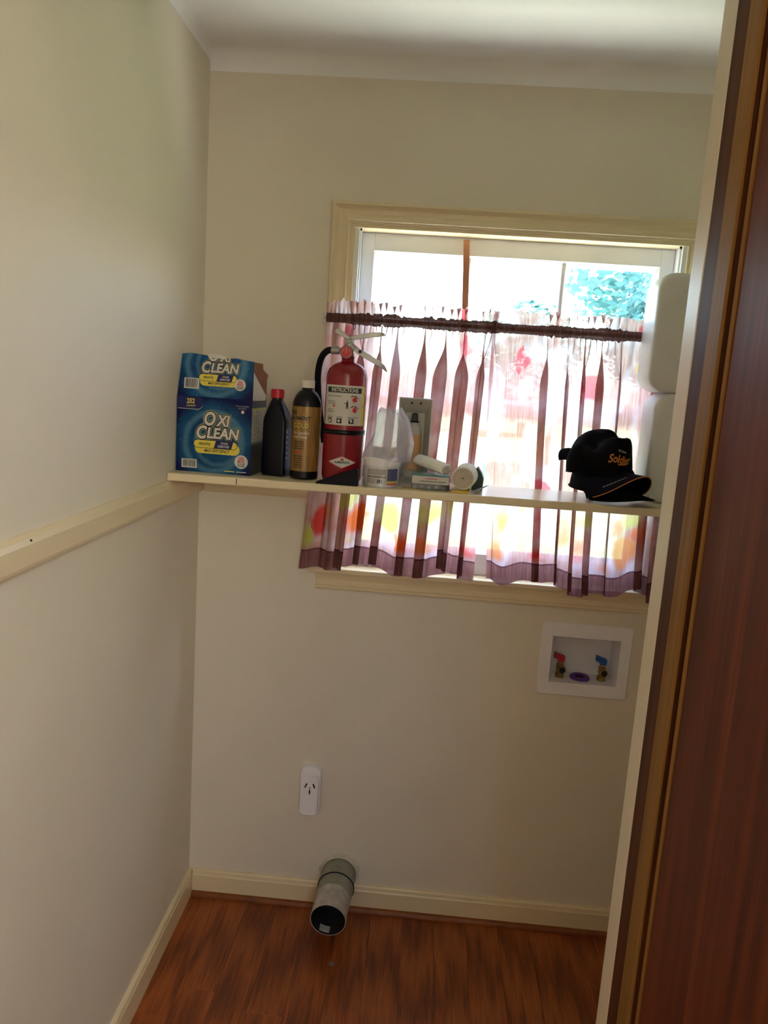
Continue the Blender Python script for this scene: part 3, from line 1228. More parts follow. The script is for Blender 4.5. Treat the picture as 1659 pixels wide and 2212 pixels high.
loops(bm, [rr(ox0, ox1, oz0, oz1, 0.009, 0.0), rr(ox0, ox1, oz0, oz1, 0.009, -0.004), rr(ox0 + 0.003, ox1 - 0.003, oz0 + 0.003, oz1 - 0.003, 0.008, -0.007),
           rr(BX0 + 0.001, BX1 - 0.001, BZ0 + 0.001, BZ1 - 0.001, 0.002, -0.006), rr(BX0 + 0.001, BX1 - 0.001, BZ0 + 0.001, BZ1 - 0.001, 0.002, 0.0)], False)
finish('face_frame', bm, 'white_plastic', sb)
bm = BM()
loops(bm, [rr(BX0 + 0.001, BX1 - 0.001, BZ0 + 0.001, BZ1 - 0.001, 0.002, 0.0), rr(BX0 + 0.004, BX1 - 0.004, BZ0 + 0.001, BZ1 - 0.003, 0.002, 0.085)])
finish('recess', bm, 'white_plastic', sb)
for vx, mt in ((1.083, 'valve_red'), (1.205, 'valve_blue')):
    bm = BM()
    lathe(bm, (vx, 0.040, 0.793), (0, 0, 1), [(0.0125, 0.0), (0.0125, 0.012), (0.009, 0.013), (0.009, 0.022), (0.0105, 0.023), (0.0105, 0.040), (0.0075, 0.042), (0.0075, 0.048), (0, 0.048)], 16)
    lathe(bm, (vx + 0.001, 0.044, 0.819), (0.1, -1, 0), [(0.0115, 0.0), (0.0125, 0.003), (0.0125, 0.020), (0.011, 0.022), (0.0095, 0.022), (0.0095, 0.012), (0, 0.012)], 18)
    vb = finish('valve_body', bm, 'brass', sb, smooth=True, ang=0.5)
    bm = BM()
    lathe(bm, (vx + 0.0035, 0.0213, 0.819), (0.1, -1, 0), [(0.0088, 0.0), (0.0088, 0.0006)], 16)
    finish('outlet_mouth', bm, 'dark_hole', vb)
    bm = BM()
    prism(bm, [(vx - 0.009, 0.031, 0.842), (vx + 0.010, 0.031, 0.842), (vx + 0.0105, 0.031, 0.858), (vx - 0.020, 0.031, 0.868), (vx - 0.021, 0.031, 0.852), (vx - 0.009, 0.031, 0.850)], (0, 0.016, 0))
    o = finish('valve_handle', bm, mt, sb)
    o['label'] = ('red' if mt == 'valve_red' else 'blue') + ' lever handle of the valve'
bm = BM()
lathe(bm, (1.143, 0.040, 0.7935), (0, 0, 1), [(0.016, 0.0), (0.029, 0.0), (0.029, 0.006), (0.026, 0.008), (0.018, 0.008), (0.016, 0.006), (0.016, 0.0)], 28, False, False)
o = finish('drain_ring', bm, 'purple_plastic', sb, smooth=True, ang=0.5)
o['label'] = 'purple ring round the drain'
bm = BM()
lathe(bm, (1.143, 0.040, 0.7933), (0, 0, 1), [(0.0159, 0.0), (0.0159, 0.002)], 24)
finish('drain_hole', bm, 'dark_hole', sb)

# ------------------------------------------------------------------ plug socket on the wall
so = thing('plug_socket', 'white wall plug adapter with three dark slots above the duct', 'socket', (0.368, 0.0, 0.305))
bm = BM()
sx0, sx1, sz0, sz1 = 0.337, 0.401, 0.306, 0.466
loops(bm, [rr(sx0, sx1, sz0, sz1, 0.024, 0.0, 7), rr(sx0, sx1, sz0, sz1, 0.024, -0.016, 7), rr(sx0 + 0.002, sx1 - 0.002, sz0 + 0.002, sz1 - 0.002, 0.022, -0.020, 7),
           rr(sx0 + 0.006, sx1 - 0.006, sz0 + 0.004, sz1 - 0.008, 0.018, -0.022, 7)])
body = finish('adapter_body', bm, 'white_plastic', so, smooth=True, ang=0.5)
bm = BM()
fz0, fz1 = 0.330, 0.440
F = [(0.341, -0.0225, fz1), (0.397, -0.0225, fz1), (0.397, -0.045, fz0), (0.341, -0.045, fz0)]
loops(bm, [rr(0.340, 0.396, 0.318, 0.446, 0.016, -0.021, 6), [(x, -0.028 - (0.446 - z) * 0.10, z) for x, y, z in rr(0.342, 0.394, 0.322, 0.442, 0.014, 0, 6)]])
face = finish('socket_face', bm, 'white_plastic', so, smooth=True, ang=0.4)


def fy(z):
    return -0.028 - (0.446 - z) * 0.10


for cx_, cz_, an, ln in ((0.3575, 0.411, -24, 0.0145), (0.3815, 0.411, 22, 0.0145), (0.3695, 0.392, 0, 0.0135)):
    bm = BM()
    m_ = Matrix.Translation((cx_, fy(cz_), cz_)) @ Matrix.Rotation(math.radians(an * -1), 4, 'Y')
    box(bm, -0.0021, 0.0021, -0.0012, 0.002, -ln / 2, ln / 2, 0.0006, 1, m_)
    finish('slot', bm, 'dark_hole', face)
bm = BM()
lathe(bm, (0.3695, fy(0.404) + 0.001, 0.404), (0, -1, 0), [(0.0025, 0), (0.0025, 0.0018)], 12)
finish('screw', bm, 'print_grey', face)

# ------------------------------------------------------------------ dryer duct
du = thing('dryer_duct', 'short galvanised dryer duct sticking out of the wall over the floor', 'duct', (VXC, -0.08, 0.04))
bm = BM()
n_ = 40
ring0, ring1 = [], []
for i in range(n_):
    a = 2 * math.pi * i / n_
    r_ = 0.062 + 0.006 * noise.noise(Vector((math.cos(a) * 2, math.sin(a) * 2, 1.0))) + (0.006 if math.sin(a) > 0.3 and math.cos(a) > -0.3 else 0)
    ring0.append((VXC + 0.053 * math.cos(a), -0.0045, VZC + 0.053 * math.sin(a)))
    ring1.append((VXC + r_ * math.cos(a), -0.0005, VZC + max(r_ * math.sin(a), -0.03)))
loops(bm, [ring0, ring1], False)
finish('plaster_ring', bm, 'plaster_patch', du)
d_ax = Vector((-0.02, -1.0, -0.10)).normalized()
p0 = Vector((VXC, 0.03, VZC))
bm = BM()
lathe(bm, p0, d_ax, [(0.0535, 0.0), (0.0535, 0.085), (0.0545, 0.086), (0.0545, 0.090), (0.052, 0.090)], 40, False, False)
finish('wall_collar', bm, 'painted_duct', du, smooth=True, ang=0.6)
bm = BM()
lathe(bm, p0, d_ax, [(0.0542, 0.0865), (0.0562, 0.0875), (0.0562, 0.0895), (0.0542, 0.0905)], 40, False, False)
o = finish('dark_seam', bm, 'black_rubber', du, smooth=True)
p1 = p0 + d_ax * 0.088
ax2 = Vector((-0.045, -1.0, -0.09)).normalized()
bm = BM()
pr = [(0.0525, 0.0), (0.0525, 0.045), (0.0512, 0.046)]
lathe(bm, p1, ax2, pr, 40, False, False)
finish('middle_section', bm, 'painted_duct', du, smooth=True, ang=0.6)
bm = BM()
pr = [(0.0515, 0.040)] + [(0.0515 + (0.0006 if k % 2 else 0), 0.046 + k * 0.004) for k in range(18)] + [(0.0525, 0.128), (0.0522, 0.132), (0.0502, 0.132)]
lathe(bm, p1, ax2, pr, 40, False, False)
outer = finish('outer_section', bm, 'galvanised', du, smooth=True, ang=0.8)
plain('shaded_metal', '#2c2a28', 0.6, metal=0.4, var=0.3, nscale=40)  # dark colour stands in for the shade inside the duct
bm = BM()
lathe(bm, p1, ax2, [(0.0501, 0.1318), (0.0494, 0.120), (0.0494, 0.0)], 40, False, False)
finish('inner_lining', bm, 'shaded_metal', du, smooth=True)
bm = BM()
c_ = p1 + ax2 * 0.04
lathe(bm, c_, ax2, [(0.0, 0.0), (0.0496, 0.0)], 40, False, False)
finish('dark_inside', bm, 'dark_hole', du)  # dark disc paints in the shade further down the duct
bm = BM()
for k in range(5):
    a_, e1, e2 = frame_of(ax2)
    ctr = p1 + ax2 * (0.100 + k * 0.005)
    pts = []
    for j in range(10):
        t = math.radians(238 + j * 4)
        pts.append(ctr + Vector((math.cos(t), 0, math.sin(t))) * 0.0482)
    tube(bm, pts, 0.0012, 6)
finish('crimp_rib', bm, 'galvanised', outer)
bm = BM()
lathe(bm, (0.485, -0.245, 0.0), (0, 0, 1), [(0.009, 0.0), (0.008, 0.0006), (0, 0.0008)], 14)
tag(finish('lint_scrap', bm, 'print_grey'), 'tiny grey scrap on the wood floor below the duct', 'scrap')

# ------------------------------------------------------------------ stain remover box
SZ = 1.3592
bx = thing('detergent_box', 'tall blue stain remover box with torn open top at the left end of the shelf', 'box', (0.103, -0.17, SZ))
FL, FR = Vector((0.0035, -0.223, SZ)), Vector((0.2000, -0.237, SZ))
eu = (FR - FL).normalized()
nrm_f = Vector((eu.y, -eu.x, 0))
if nrm_f.y > 0:
    nrm_f = -nrm_f
inn = -nrm_f
BW = (FR - FL).length
BD = 0.120
HB, HT = 0.190, 0.302
CEN = (FL + FR) / 2


def mpf(u, v, h):
    """front face: u across from the centre, v up; upper flap leans back"""
    p = CEN + eu * u + Vector((0, 0, v)) + nrm_f * h
    if v > HB:
        p += inn * (v - HB) * 0.10
    return p


bm = BM()
top = [(-BW / 2, HT - 0.006), (-0.062, HT - 0.003), (-0.045, HT - 0.005), (-0.022, HT - 0.0075), (0.0, HT - 0.010), (0.03, HT - 0.012), (0.05, HT - 0.010), (0.07, HT - 0.013), (BW / 2 - 0.003, HT - 0.016)]
low = [(-BW / 2, 0.0), (BW / 2, 0.0), (BW / 2, HB)]
cols = [t_[0] for t_ in top]
A = [bm.verts.new(mpf(-BW / 2 + BW * i / 8, 0, 0)) for i in range(9)]
B = [bm.verts.new(mpf(-BW / 2 + BW * i / 8, HB, 0)) for i in range(9)]
C = [bm.verts.new(mpf((-BW / 2 + BW * i / 8) * 0.955 + 0.002, top[i][1], 0)) for i in range(9)]
for i in range(8):
    bm.faces.new((A[i], A[i + 1], B[i + 1], B[i]))
    bm.faces.new((B[i], B[i + 1], C[i + 1], C[i]))
ext = bmesh.ops.solidify(bm, geom=list(bm.faces), thickness=-0.0008)
front = finish('front_panel', bm, 'box_blue_print', bx)


def bpt(u, d, v):
    return CEN + eu * u + inn * d + Vector((0, 0, v))


bm = BM()
prism(bm, [bpt(BW / 2, 0, 0), bpt(BW / 2, BD, 0), bpt(BW / 2, BD, HB - 0.002), bpt(BW / 2, 0, HB)], -eu * 0.001)
side = finish('side_panel', bm, 'box_side_print', bx)
bm = BM()
prism(bm, [bpt(-BW / 2, 0.001, 0), bpt(-BW / 2, BD, 0), bpt(-BW / 2, BD, HB), bpt(-BW / 2, 0.001, HB)], eu * 0.001)
finish('side_panel', bm, 'print_navy', bx)
bm = BM()
prism(bm, [bpt(-BW / 2 + 0.001, 0.001, 0.0), bpt(BW / 2 - 0.001, 0.001, 0.0), bpt(BW / 2 - 0.001, BD, 0.0), bpt(-BW / 2 + 0.001, BD, 0.0)], (0, 0, 0.001))
finish('bottom_panel', bm, 'cardboard', bx)
bm = BM()
d2 = BD + 0.002
prism(bm, [bpt(-BW / 2, BD, 0.0), bpt(BW / 2, BD, 0.0), bpt(BW / 2, BD, HB + 0.05), bpt(BW / 2 + 0.002, d2, 0.256), bpt(BW / 2 - 0.005, d2, 0.262), bpt(BW / 2 - 0.012, d2, 0.270), bpt(BW / 2 - 0.013, d2, 0.284),
           bpt(BW / 2 - 0.05, d2, 0.288), bpt(-BW / 2, d2, 0.286)], inn * 0.0012)
o = finish('back_panel', bm, 'cardboard', bx)
o['label'] = 'bare brown cardboard inside of the torn back panel'
bm = BM()
prism(bm, [bpt(BW / 2 - 0.0015, 0.008, HB - 0.001), bpt(BW / 2 - 0.001, 0.116, HB - 0.001), bpt(BW / 2, 0.118, HB + 0.012), bpt(BW / 2 - 0.004, 0.050, HB + 0.052), bpt(BW / 2 - 0.006, 0.012, HB + 0.075)], -eu * 0.0008)
o = finish('side_flap', bm, 'box_white', bx)
o['label'] = 'white unprinted side flap folded upright'


def decal(name, pts, mat, h=0.0004, par=None, label=None, mp=mpf):
    bm_ = BM()
    poly2(bm_, pts, mp, h)
    o_ = finish(name, bm_, mat, par or front)
    if label:
        o_['label'] = label
    return o_


def logo(v0, k, top_cut=False):
    # v0: baseline of the lower word; k: scale
    z = [0.0004, 0.0007, 0.0010]
    for w_, (mt, off, hh) in enumerate((('print_yellow', 0.115, z[0]), ('print_black', 0.095, z[1]), ('print_white', 0.035, z[2]))):
        text('lettering', 'C', 0.045 * k, -0.0405 * k + 0.006, v0 + 0.0005, mpf, mt, front, 'CENTER', 0.16, off, hh, 0.84)
        text('lettering', 'LEAN', 0.037 * k, 0.0165 * k + 0.006, v0, mpf, mt, front, 'CENTER', 0.16, off, hh, 0.93)
        cut = 0.2915 if top_cut else None
        text('lettering', 'O', 0.047 * k, -0.017 * k + 0.004, v0 + 0.0355 * k, mpf, mt, front, 'CENTER', 0.16, off, hh, 0.80, vmax=cut)
        text('lettering', 'XI', 0.038 * k, 0.0175 * k + 0.006, v0 + 0.0325 * k, mpf, mt, front, 'CENTER', 0.16, off, hh, 0.85, vmax=cut)
    vb_ = v0 - 0.0285 * k
    decal('banner', pill(-0.052 * k + 0.003, 0.066 * k + 0.003, vb_ - 0.023 * k, vb_ + 0.004 * k), 'print_yellow', 0.0004)
    decal('banner', pill(-0.056 * k + 0.003, 0.060 * k + 0.003, vb_ - 0.0095 * k, vb_ + 0.0115 * k), 'print_black', 0.0006)
    decal('banner', pill(-0.0548 * k + 0.003, 0.0588 * k + 0.003, vb_ - 0.0083 * k, vb_ + 0.0103 * k), 'print_yellow', 0.0008)
    decal('banner', [(-0.002 * k + 0.003, vb_ - 0.0085 * k), (0.044 * k + 0.003, vb_ - 0.0085 * k), (0.049 * k + 0.003, vb_ + 0.0105 * k), (0.003 * k + 0.003, vb_ + 0.0105 * k)], 'print_navy', 0.0010)
    text('lettering', 'VERSATILE', 0.0092 * k, -0.027 * k + 0.003, vb_ + 0.001 * k, mpf, 'print_black', front, 'CENTER', 0.12, 0.02, 0.0012, 0.72)
    text('lettering', 'STAIN', 0.0082 * k, 0.0255 * k + 0.003, vb_ + 0.0050 * k, mpf, 'print_white', front, 'CENTER', 0.12, 0.02, 0.0013, 0.85)
    text('lettering', 'REMOVER', 0.0082 * k, 0.0235 * k + 0.003, vb_ - 0.0030 * k, mpf, 'print_white', front, 'CENTER', 0.12, 0.02, 0.0013, 0.85)
    text('lettering', 'MAX EFFICIENCY', 0.0100 * k, 0.006 * k + 0.003, vb_ - 0.0155 * k, mpf, 'print_black', front, 'CENTER', 0.12, 0.02, 0.0012, 0.86)


def badge(cu_, cv_, r_):
    decal('badge', circ(cu_, cv_, r_), 'print_white', 0.0016)
    k = r_ / 0.0175
    text('lettering', '20%', 0.0108 * k, cu_, cv_ + 0.0085 * k, mpf, 'print_red', front, 'CENTER', 0, 0.02, 0.002, 0.8)
    text('lettering', 'MORE', 0.0085 * k, cu_, cv_ + 0.0012 * k, mpf, 'print_red', front, 'CENTER', 0, 0.02, 0.002, 0.78)
    text('lettering', 'OXYGEN', 0.0062 * k, cu_, cv_ - 0.0055 * k, mpf, 'print_black', front, 'CENTER', 0, 0.02, 0.002, 0.78)
    text('lettering', 'POWER', 0.0066 * k, cu_, cv_ - 0.0112 * k, mpf, 'print_black', front, 'CENTER', 0, 0.02, 0.002, 0.86)


random.seed(7)


def barcode(u0, u1, v0, v1):
    decal('barcode', [(u0, v0), (u1, v0), (u1, v1), (u0, v1)], 'print_white', 0.0006)
    bm_ = BM()
    u = u0 + 0.004
    while u < u1 - 0.004:
        wd = random.choice((0.0006, 0.001, 0.0015))
        poly2(bm_, [(u, v0 + 0.003), (u + wd, v0 + 0.003), (u + wd, v1 - 0.002), (u, v1 - 0.002)], mpf, 0.0009)
        u += wd + random.choice((0.0007, 0.0011))
    finish('barcode_bars', bm_, 'print_black', front)


logo(0.1005, 1.0)
badge(0.0745, 0.034, 0.0175)
barcode(-0.0835, -0.043, 0.0095, 0.0320)
logo(0.2640, 0.86, True)
# the cut off upper word of the raised flap stands above the torn edge
bm = BM()
poly2(bm, [(-0.022, 0.2895), (0.019, 0.2885), (0.022, 0.2925), (0.012, 0.2975), (0.0, 0.2990), (-0.020, 0.3000), (-0.025, 0.2960)], mpf, 0.0013)
finish('torn_tab', bm, 'print_white', front)
badge(0.064, 0.2265, 0.0145)
barcode(-0.0825, -0.043, 0.2105, 0.2370)
pts = [(-BW / 2 + 0.002, 0.160), (-0.045, 0.160)] + [(-0.045 + 0.0145 * math.cos(t), 0.1755 + 0.0155 * math.sin(t)) for t in [-1.57 + 3.14 * i / 8 for i in range(9)]] + [(-BW / 2 + 0.002, 0.191)]
decal('badge', [(a, c - 0.0012) for a, c in pts], 'print_white', 0.0004)
decal('badge', pts, 'print_navy', 0.0007)
text('lettering', '252', 0.0165, -0.063, 0.179, mpf, 'print_yellow', front, 'CENTER', 0.1, 0.03, 0.001, 0.85)
text('lettering', 'LOADS*', 0.0072, -0.062, 0.1675, mpf, 'print_yellow', front, 'CENTER', 0, 0.01, 0.001, 0.95)
text('lettering', 'FOR ALL MACHINES', 0.0048, 0.072, 0.174, mpf, 'print_white', front, 'CENTER', 0, 0, 0.0007, 0.8)
text('lettering', 'INCLUDING', 0.0048, 0.073, 0.1685, mpf, 'print_white', front, 'CENTER', 0, 0, 0.0007, 0.8)
decal('badge', circ(0.074, 0.160, 0.0042, 16), 'print_white', 0.0006)
bm = BM()
poly2(bm, [(0.030, 0.0065), (0.057, 0.0065), (0.057, 0.0085), (0.030, 0.0085)], mpf, 0.0006)
finish('print_line', bm, 'print_yellow', front)
bm = BM()
poly2(bm, [(0.062, 0.0065), (0.088, 0.0065), (0.088, 0.0085), (0.062, 0.0085)], mpf, 0.0006)
finish('print_line', bm, 'print_white', front)

# ------------------------------------------------------------------ dark oil bottle with red cap
b1 = thing('oil_bottle', 'dark navy square shouldered bottle with a red cap beside the blue box', 'bottle', (0.255, -0.185, SZ))
ROT = Matrix.Translation((0.2545, -0.178, 0)) @ Matrix.Rotation(math.radians(-16), 4, 'Z')


def sq_loop(hx, hy, r, z, m_, cx_=0.0, n_=4):
    pts = []
    for sx_, sy_, a0 in ((1, -1, -90), (1, 1, 0), (-1, 1, 90), (-1, -1, 180)):
        for i_ in range(n_ + 1):
            t_ = math.radians(a0 + 90 * i_ / n_)
            pts.append(m_ @ Vector((cx_ + sx_ * (hx - r) + r * math.cos(t_), sy_ * (hy - r) + r * math.sin(t_), z)))
    return pts


bm = BM()
loops(bm, [sq_loop(0.029, 0.022, 0.006, SZ, ROT), sq_loop(0.0325, 0.025, 0.007, SZ + 0.004, ROT), sq_loop(0.0335, 0.026, 0.007, SZ + 0.02, ROT), sq_loop(0.0315, 0.025, 0.006, SZ + 0.140, ROT),
           sq_loop(0.0300, 0.024, 0.006, SZ + 0.150, ROT), sq_loop(0.0165, 0.0165, 0.014, SZ + 0.190, ROT, -0.004), sq_loop(0.0145, 0.0145, 0.0144, SZ + 0.195, ROT, -0.004),
           sq_loop(0.0145, 0.0145, 0.0144, SZ + 0.206, ROT, -0.004)])
body = finish('bottle_body', bm, 'navy_plastic', b1, smooth=True, ang=0.5)
bm = BM()
cxy = ROT @ Vector((-0.004, 0, 0))
pr = [(0.0, 0.200), (0.0165, 0.200), (0.0165, 0.2205), (0.0155, 0.2225), (0.0, 0.2225)]
lathe(bm, (cxy.x, cxy.y, SZ), (0, 0, 1), pr, 36)
for k in range(36):
    pass
cap = finish('screw_cap', bm, 'red_cap', b1, smooth=True, ang=0.5)
cap['label'] = 'red ribbed screw cap'
bm = BM()
for k in range(36):
    a = 2 * math.pi * k / 36
    box(bm, -0.0005, 0.0005, 0.0162, 0.0170, SZ + 0.2015, SZ + 0.219, mtx=Matrix.Translation((cxy.x, cxy.y, 0)) @ Matrix.Rotation(a, 4, 'Z'))
finish('cap_ribs', bm, 'red_cap', cap)


def mps(u, v, h):      # right hand face of the bottle: u depth, v up
    return ROT @ Vector((0.0332 + h - (v - 0.02) * 0.016, u, SZ + v))


bm = BM()
poly2(bm, [(-0.017, 0.02), (0.016, 0.02), (0.016, 0.125), (-0.017, 0.125)], mps, 0.0004)
o = finish('side_label', bm, 'print_blue', b1)
for i in range(6):
    bm = BM()
    v = 0.112 - i * 0.0135
    poly2(bm, [(-0.0135, v), (-0.0075, v + 0.001), (-0.0085, v + 0.0075), (-0.0130, v + 0.0068)], mps, 0.0008)
    finish('print_mark', bm, 'print_white', o)

# ------------------------------------------------------------------ fuel treatment bottle
b2c = Vector((0.332, -0.200, SZ))
b2 = thing('fuel_treatment_bottle', 'black round bottle with gold brown label and white cap next to the extinguisher', 'bottle', b2c)
R2 = 0.0368
bm = BM()
lathe(bm, b2c, (0, 0, 1), [(0.0, 0.002), (0.030, 0.0), (0.0345, 0.002), (R2, 0.006), (R2, 0.186), (R2 - 0.0015, 0.197), (R2 - 0.006, 0.209), (R2 - 0.013, 0.2195), (R2 - 0.0205, 0.2255), (0.0155, 0.2265), (0.0145, 0.228), (0.0145, 0.238), (0, 0.238)], 48)
finish('bottle_body', bm, 'black_plastic', b2, smooth=True, ang=0.5)
bm = BM()
lathe(bm, b2c, (0, 0, 1), [(0.0, 0.231), (0.0168, 0.231), (0.0170, 0.232), (0.0170, 0.2485), (0.0160, 0.2500), (0, 0.2500)], 36)
finish('screw_cap', bm, 'cap_white', b2, smooth=True, ang=0.5)


def cyl_map(c, r, th0):
    """u = arc length to the right of the direction th0 (world angle), seen from outside"""
    def f(u, v, h):
        t_ = th0 + u / r
        return Vector((c.x + (r + h) * math.cos(t_), c.y + (r + h) * math.sin(t_), c.z + v))
    return f


# the camera sees these cylinders from below right: front direction
f2 = math.atan2(-2.1878 - b2c.y, 0.6463 - b2c.x)
mp2 = cyl_map(b2c, R2, f2)
bm = BM()
patch(bm, -1.75 * R2, 1.45 * R2, 0.0215, 0.1845, mp2, 0.0004, 28, 1)
lab = finish('gold_label', bm, 'gold_label', b2, smooth=True)
text('lettering', 'FUEL', 0.014, -0.0260, 0.1690, mp2, 'print_black', lab, 'RIGHT', 0.2, 0.03, 0.0008)
text('lettering', 'TREATMENT', 0.0125, 0.0090, 0.1545, mp2, 'print_black', lab, 'RIGHT', 0.2, 0.03, 0.0008, 1.0)
text('lettering', 'GOLD', 0.0165, 0.0065, 0.1355, mp2, 'print_black', lab, 'RIGHT', 0.0, 0.05, 0.0008, 0.8, space=1.15)
text('lettering', 'GOLD', 0.0165, 0.0060, 0.1360, mp2, 'print_yellow', lab, 'RIGHT', 0.0, 0.015, 0.0012, 0.8, space=1.15)
text('lettering', 'For Gasoline', 0.0098, 0.0085, 0.1185, mp2, 'print_white', lab, 'RIGHT', 0.15, 0.01, 0.0008, 0.86)
text('lettering', 'and Diesel', 0.0098, 0.0030, 0.1085, mp2, 'print_white', lab, 'RIGHT', 0.15, 0.01, 0.0008, 0.86)
random.seed(12)


def dashes(mp, u0, u1, v, hgt, h, mat, par, seed):
    rnd = random.Random(seed)
    bm_ = BM()
    u = u0
    while u < u1:
        wd = min(rnd.uniform(0.002, 0.0055), u1 - u)
        poly2(bm_, [(u, v - hgt / 2), (u + wd, v - hgt / 2), (u + wd, v + hgt / 2), (u, v + hgt / 2)], mp, h)
        u += wd + 0.0009
    finish('print_line', bm_, mat, par)


for k in range(4):
    dashes(mp2, -0.031, -0.004, 0.0965 - k * 0.0058, 0.0024, 0.0008, 'print_black', lab, k)
dashes(mp2, -0.029, -0.012, 0.0705, 0.0034, 0.0008, 'print_red', lab, 9)
for k in range(6):
    dashes(mp2, -0.029, -0.006, 0.060 - k * 0.0056, 0.0022, 0.0008, 'print_black', lab, 20 + k)

# ------------------------------------------------------------------ fire extinguisher
EC = Vector((0.4300, -0.203, SZ))
ER = 0.0518
fe = thing('fire_extinguisher', 'red fire extinguisher with instruction label and black hose in front of the curtain', 'fire extinguisher', EC)
bm = BM()
lathe(bm, EC, (0, 0, 1), [(0.0, 0.006), (0.040, 0.004), (0.044, 0.0), (0.0465, 0.0), (0.048, 0.004), (ER - 0.0015, 0.010), (ER, 0.018), (ER, 0.262), (ER - 0.0015, 0.273), (ER - 0.006, 0.284), (ER - 0.0135, 0.2925), (ER - 0.024, 0.2985), (0.0185, 0.3015), (0.0165, 0.304), (0.0165, 0.316), (0.0, 0.316)], 56)
finish('cylinder', bm, 'red_enamel', fe, smooth=True, ang=0.7)
ef = math.atan2(-2.1878 - EC.y, 0.6463 - EC.x) - 0.02
mpe = cyl_map(EC, ER, ef)
bm = BM()
patch(bm, -1.22 * ER, 0.88 * ER, 0.146, 0.244, mpe, 0.0004, 26, 1)
lab = finish('instruction_label', bm, 'print_white', fe, smooth=True)
lab['label'] = 'white instruction label with yellow edge strip'
bm = BM()
patch(bm, 0.88 * ER, 1.10 * ER, 0.146, 0.244, mpe, 0.0004, 5, 1)
o = finish('rating_strip', bm, 'print_yellow', fe, smooth=True)
for ch, vv in (('A', 0.224), ('B', 0.194), ('C', 0.164)):
    text('lettering', ch, 0.009, 0.99 * ER, vv, mpe, 'print_black', o, 'CENTER', 0, 0.0, 0.0008, 0.8)
bm = BM()
patch(bm, -1.0 * ER, 0.84 * ER, 0.2255, 0.2385, mpe, 0.0007, 22, 1)
finish('label_header', bm, 'print_black', lab, smooth=True)
text('lettering', 'INSTRUCTIONS', 0.0125, -0.06 * ER, 0.2318, mpe, 'print_white', lab, 'CENTER', 0, 0.03, 0.0011, 0.80)
for k, (a, b_, v) in enumerate(((-0.050, -0.010, 0.217), (-0.050, -0.026, 0.2035), (-0.048, -0.024, 0.1985), (-0.050, -0.030, 0.1835), (-0.049, -0.026, 0.1785), (-0.048, -0.030, 0.1655), (-0.020, -0.004, 0.1655), (0.008, 0.036, 0.1655))):
    dashes(mpe, a, b_, v, 0.0020, 0.0008, 'print_grey', lab, 40 + k)


def flat_e(name, pts, mat):
    bm_ = BM()
    poly2(bm_, pts, mpe, 0.0009)
    return finish(name, bm_, mat, lab)


for (cu_, cv_) in ((0.024, 0.2110), (0.025, 0.1855)):
    flat_e('pictogram', circ(cu_, cv_ - 0.0015, 0.0062, 18), 'print_red')
    flat_e('pictogram', [(cu_ - 0.0022, cv_ + 0.003), (cu_ + 0.0022, cv_ + 0.003), (cu_ + 0.0022, cv_ + 0.0075), (cu_ - 0.0022, cv_ + 0.0075)], 'print_red')
    flat_e('pictogram', [(cu_ - 0.001, cv_ + 0.0085), (cu_ + 0.0105, cv_ + 0.001), (cu_ + 0.0110, cv_ + 0.0025), (cu_ + 0.0, cv_ + 0.0102)], 'print_black')
    flat_e('pictogram', [(cu_ - 0.011, cv_ + 0.0045), (cu_ - 0.003, cv_ + 0.0075), (cu_ - 0.004, cv_ + 0.0098), (cu_ - 0.011, cv_ + 0.0065)], 'print_black')
flat_e('pictogram', [(-0.032, 0.1905), (-0.026, 0.1905), (-0.0255, 0.1965), (-0.0285, 0.1945), (-0.0315, 0.1970)], 'print_red')
flat_e('pictogram', [(-0.024, 0.1935), (-0.002, 0.1985), (-0.002, 0.1992), (-0.024, 0.1942)], 'print_grey')
flat_e('pictogram', circ(0.0045, 0.2055, 0.0017, 12), 'print_black')
flat_e('pictogram', [(0.002, 0.1945), (0.0075, 0.1945), (0.0072, 0.2035), (0.003, 0.2035)], 'print_black')
flat_e('pictogram', [(0.0015, 0.1865), (0.0035, 0.1865), (0.0055, 0.1945), (0.0028, 0.1945)], 'print_black')
flat_e('pictogram', [(0.0065, 0.1865), (0.0085, 0.1865), (0.0078, 0.1945), (0.0052, 0.1945)], 'print_black')
flat_e('pictogram', [(-0.003, 0.1985), (0.003, 0.2005), (0.003, 0.2022), (-0.003, 0.2000)], 'print_black')
for k, cu_ in enumerate((-0.040, -0.013, 0.017)):
    flat_e('pictogram', [(cu_ - 0.0065, 0.1505), (cu_ + 0.0065, 0.1505), (cu_ + 0.0065, 0.1625), (cu_ - 0.0065, 0.1625)], 'print_black')
    bm = BM()
    if k == 0:
        poly2(bm, [(cu_ - 0.004, 0.152), (cu_ + 0.004, 0.152), (cu_ + 0.0045, 0.161), (cu_ + 0.001, 0.158), (cu_ - 0.004, 0.161)], mpe, 0.0012)
    elif k == 1:
        poly2(bm, [(cu_ - 0.005, 0.1565), (cu_ - 0.001, 0.1520), (cu_ + 0.0035, 0.1565), (cu_ - 0.001, 0.1612)], mpe, 0.0012)
    else:
        poly2(bm, [(cu_ - 0.005, 0.159), (cu_ - 0.0005, 0.1525), (cu_ + 0.0035, 0.1555), (cu_ + 0.001, 0.1612), (cu_ - 0.003, 0.1618)], mpe, 0.0012)
    finish('pictogram', bm, 'print_white', lab)
# maker's diamond
bm = BM()
cv_ = 0.054
D = lambda s_: [(-0.0385 * s_ + 0.0, cv_), (0.0, cv_ - 0.0148 * s_), (0.0385 * s_, cv_), (0.0, cv_ + 0.0148 * s_)]


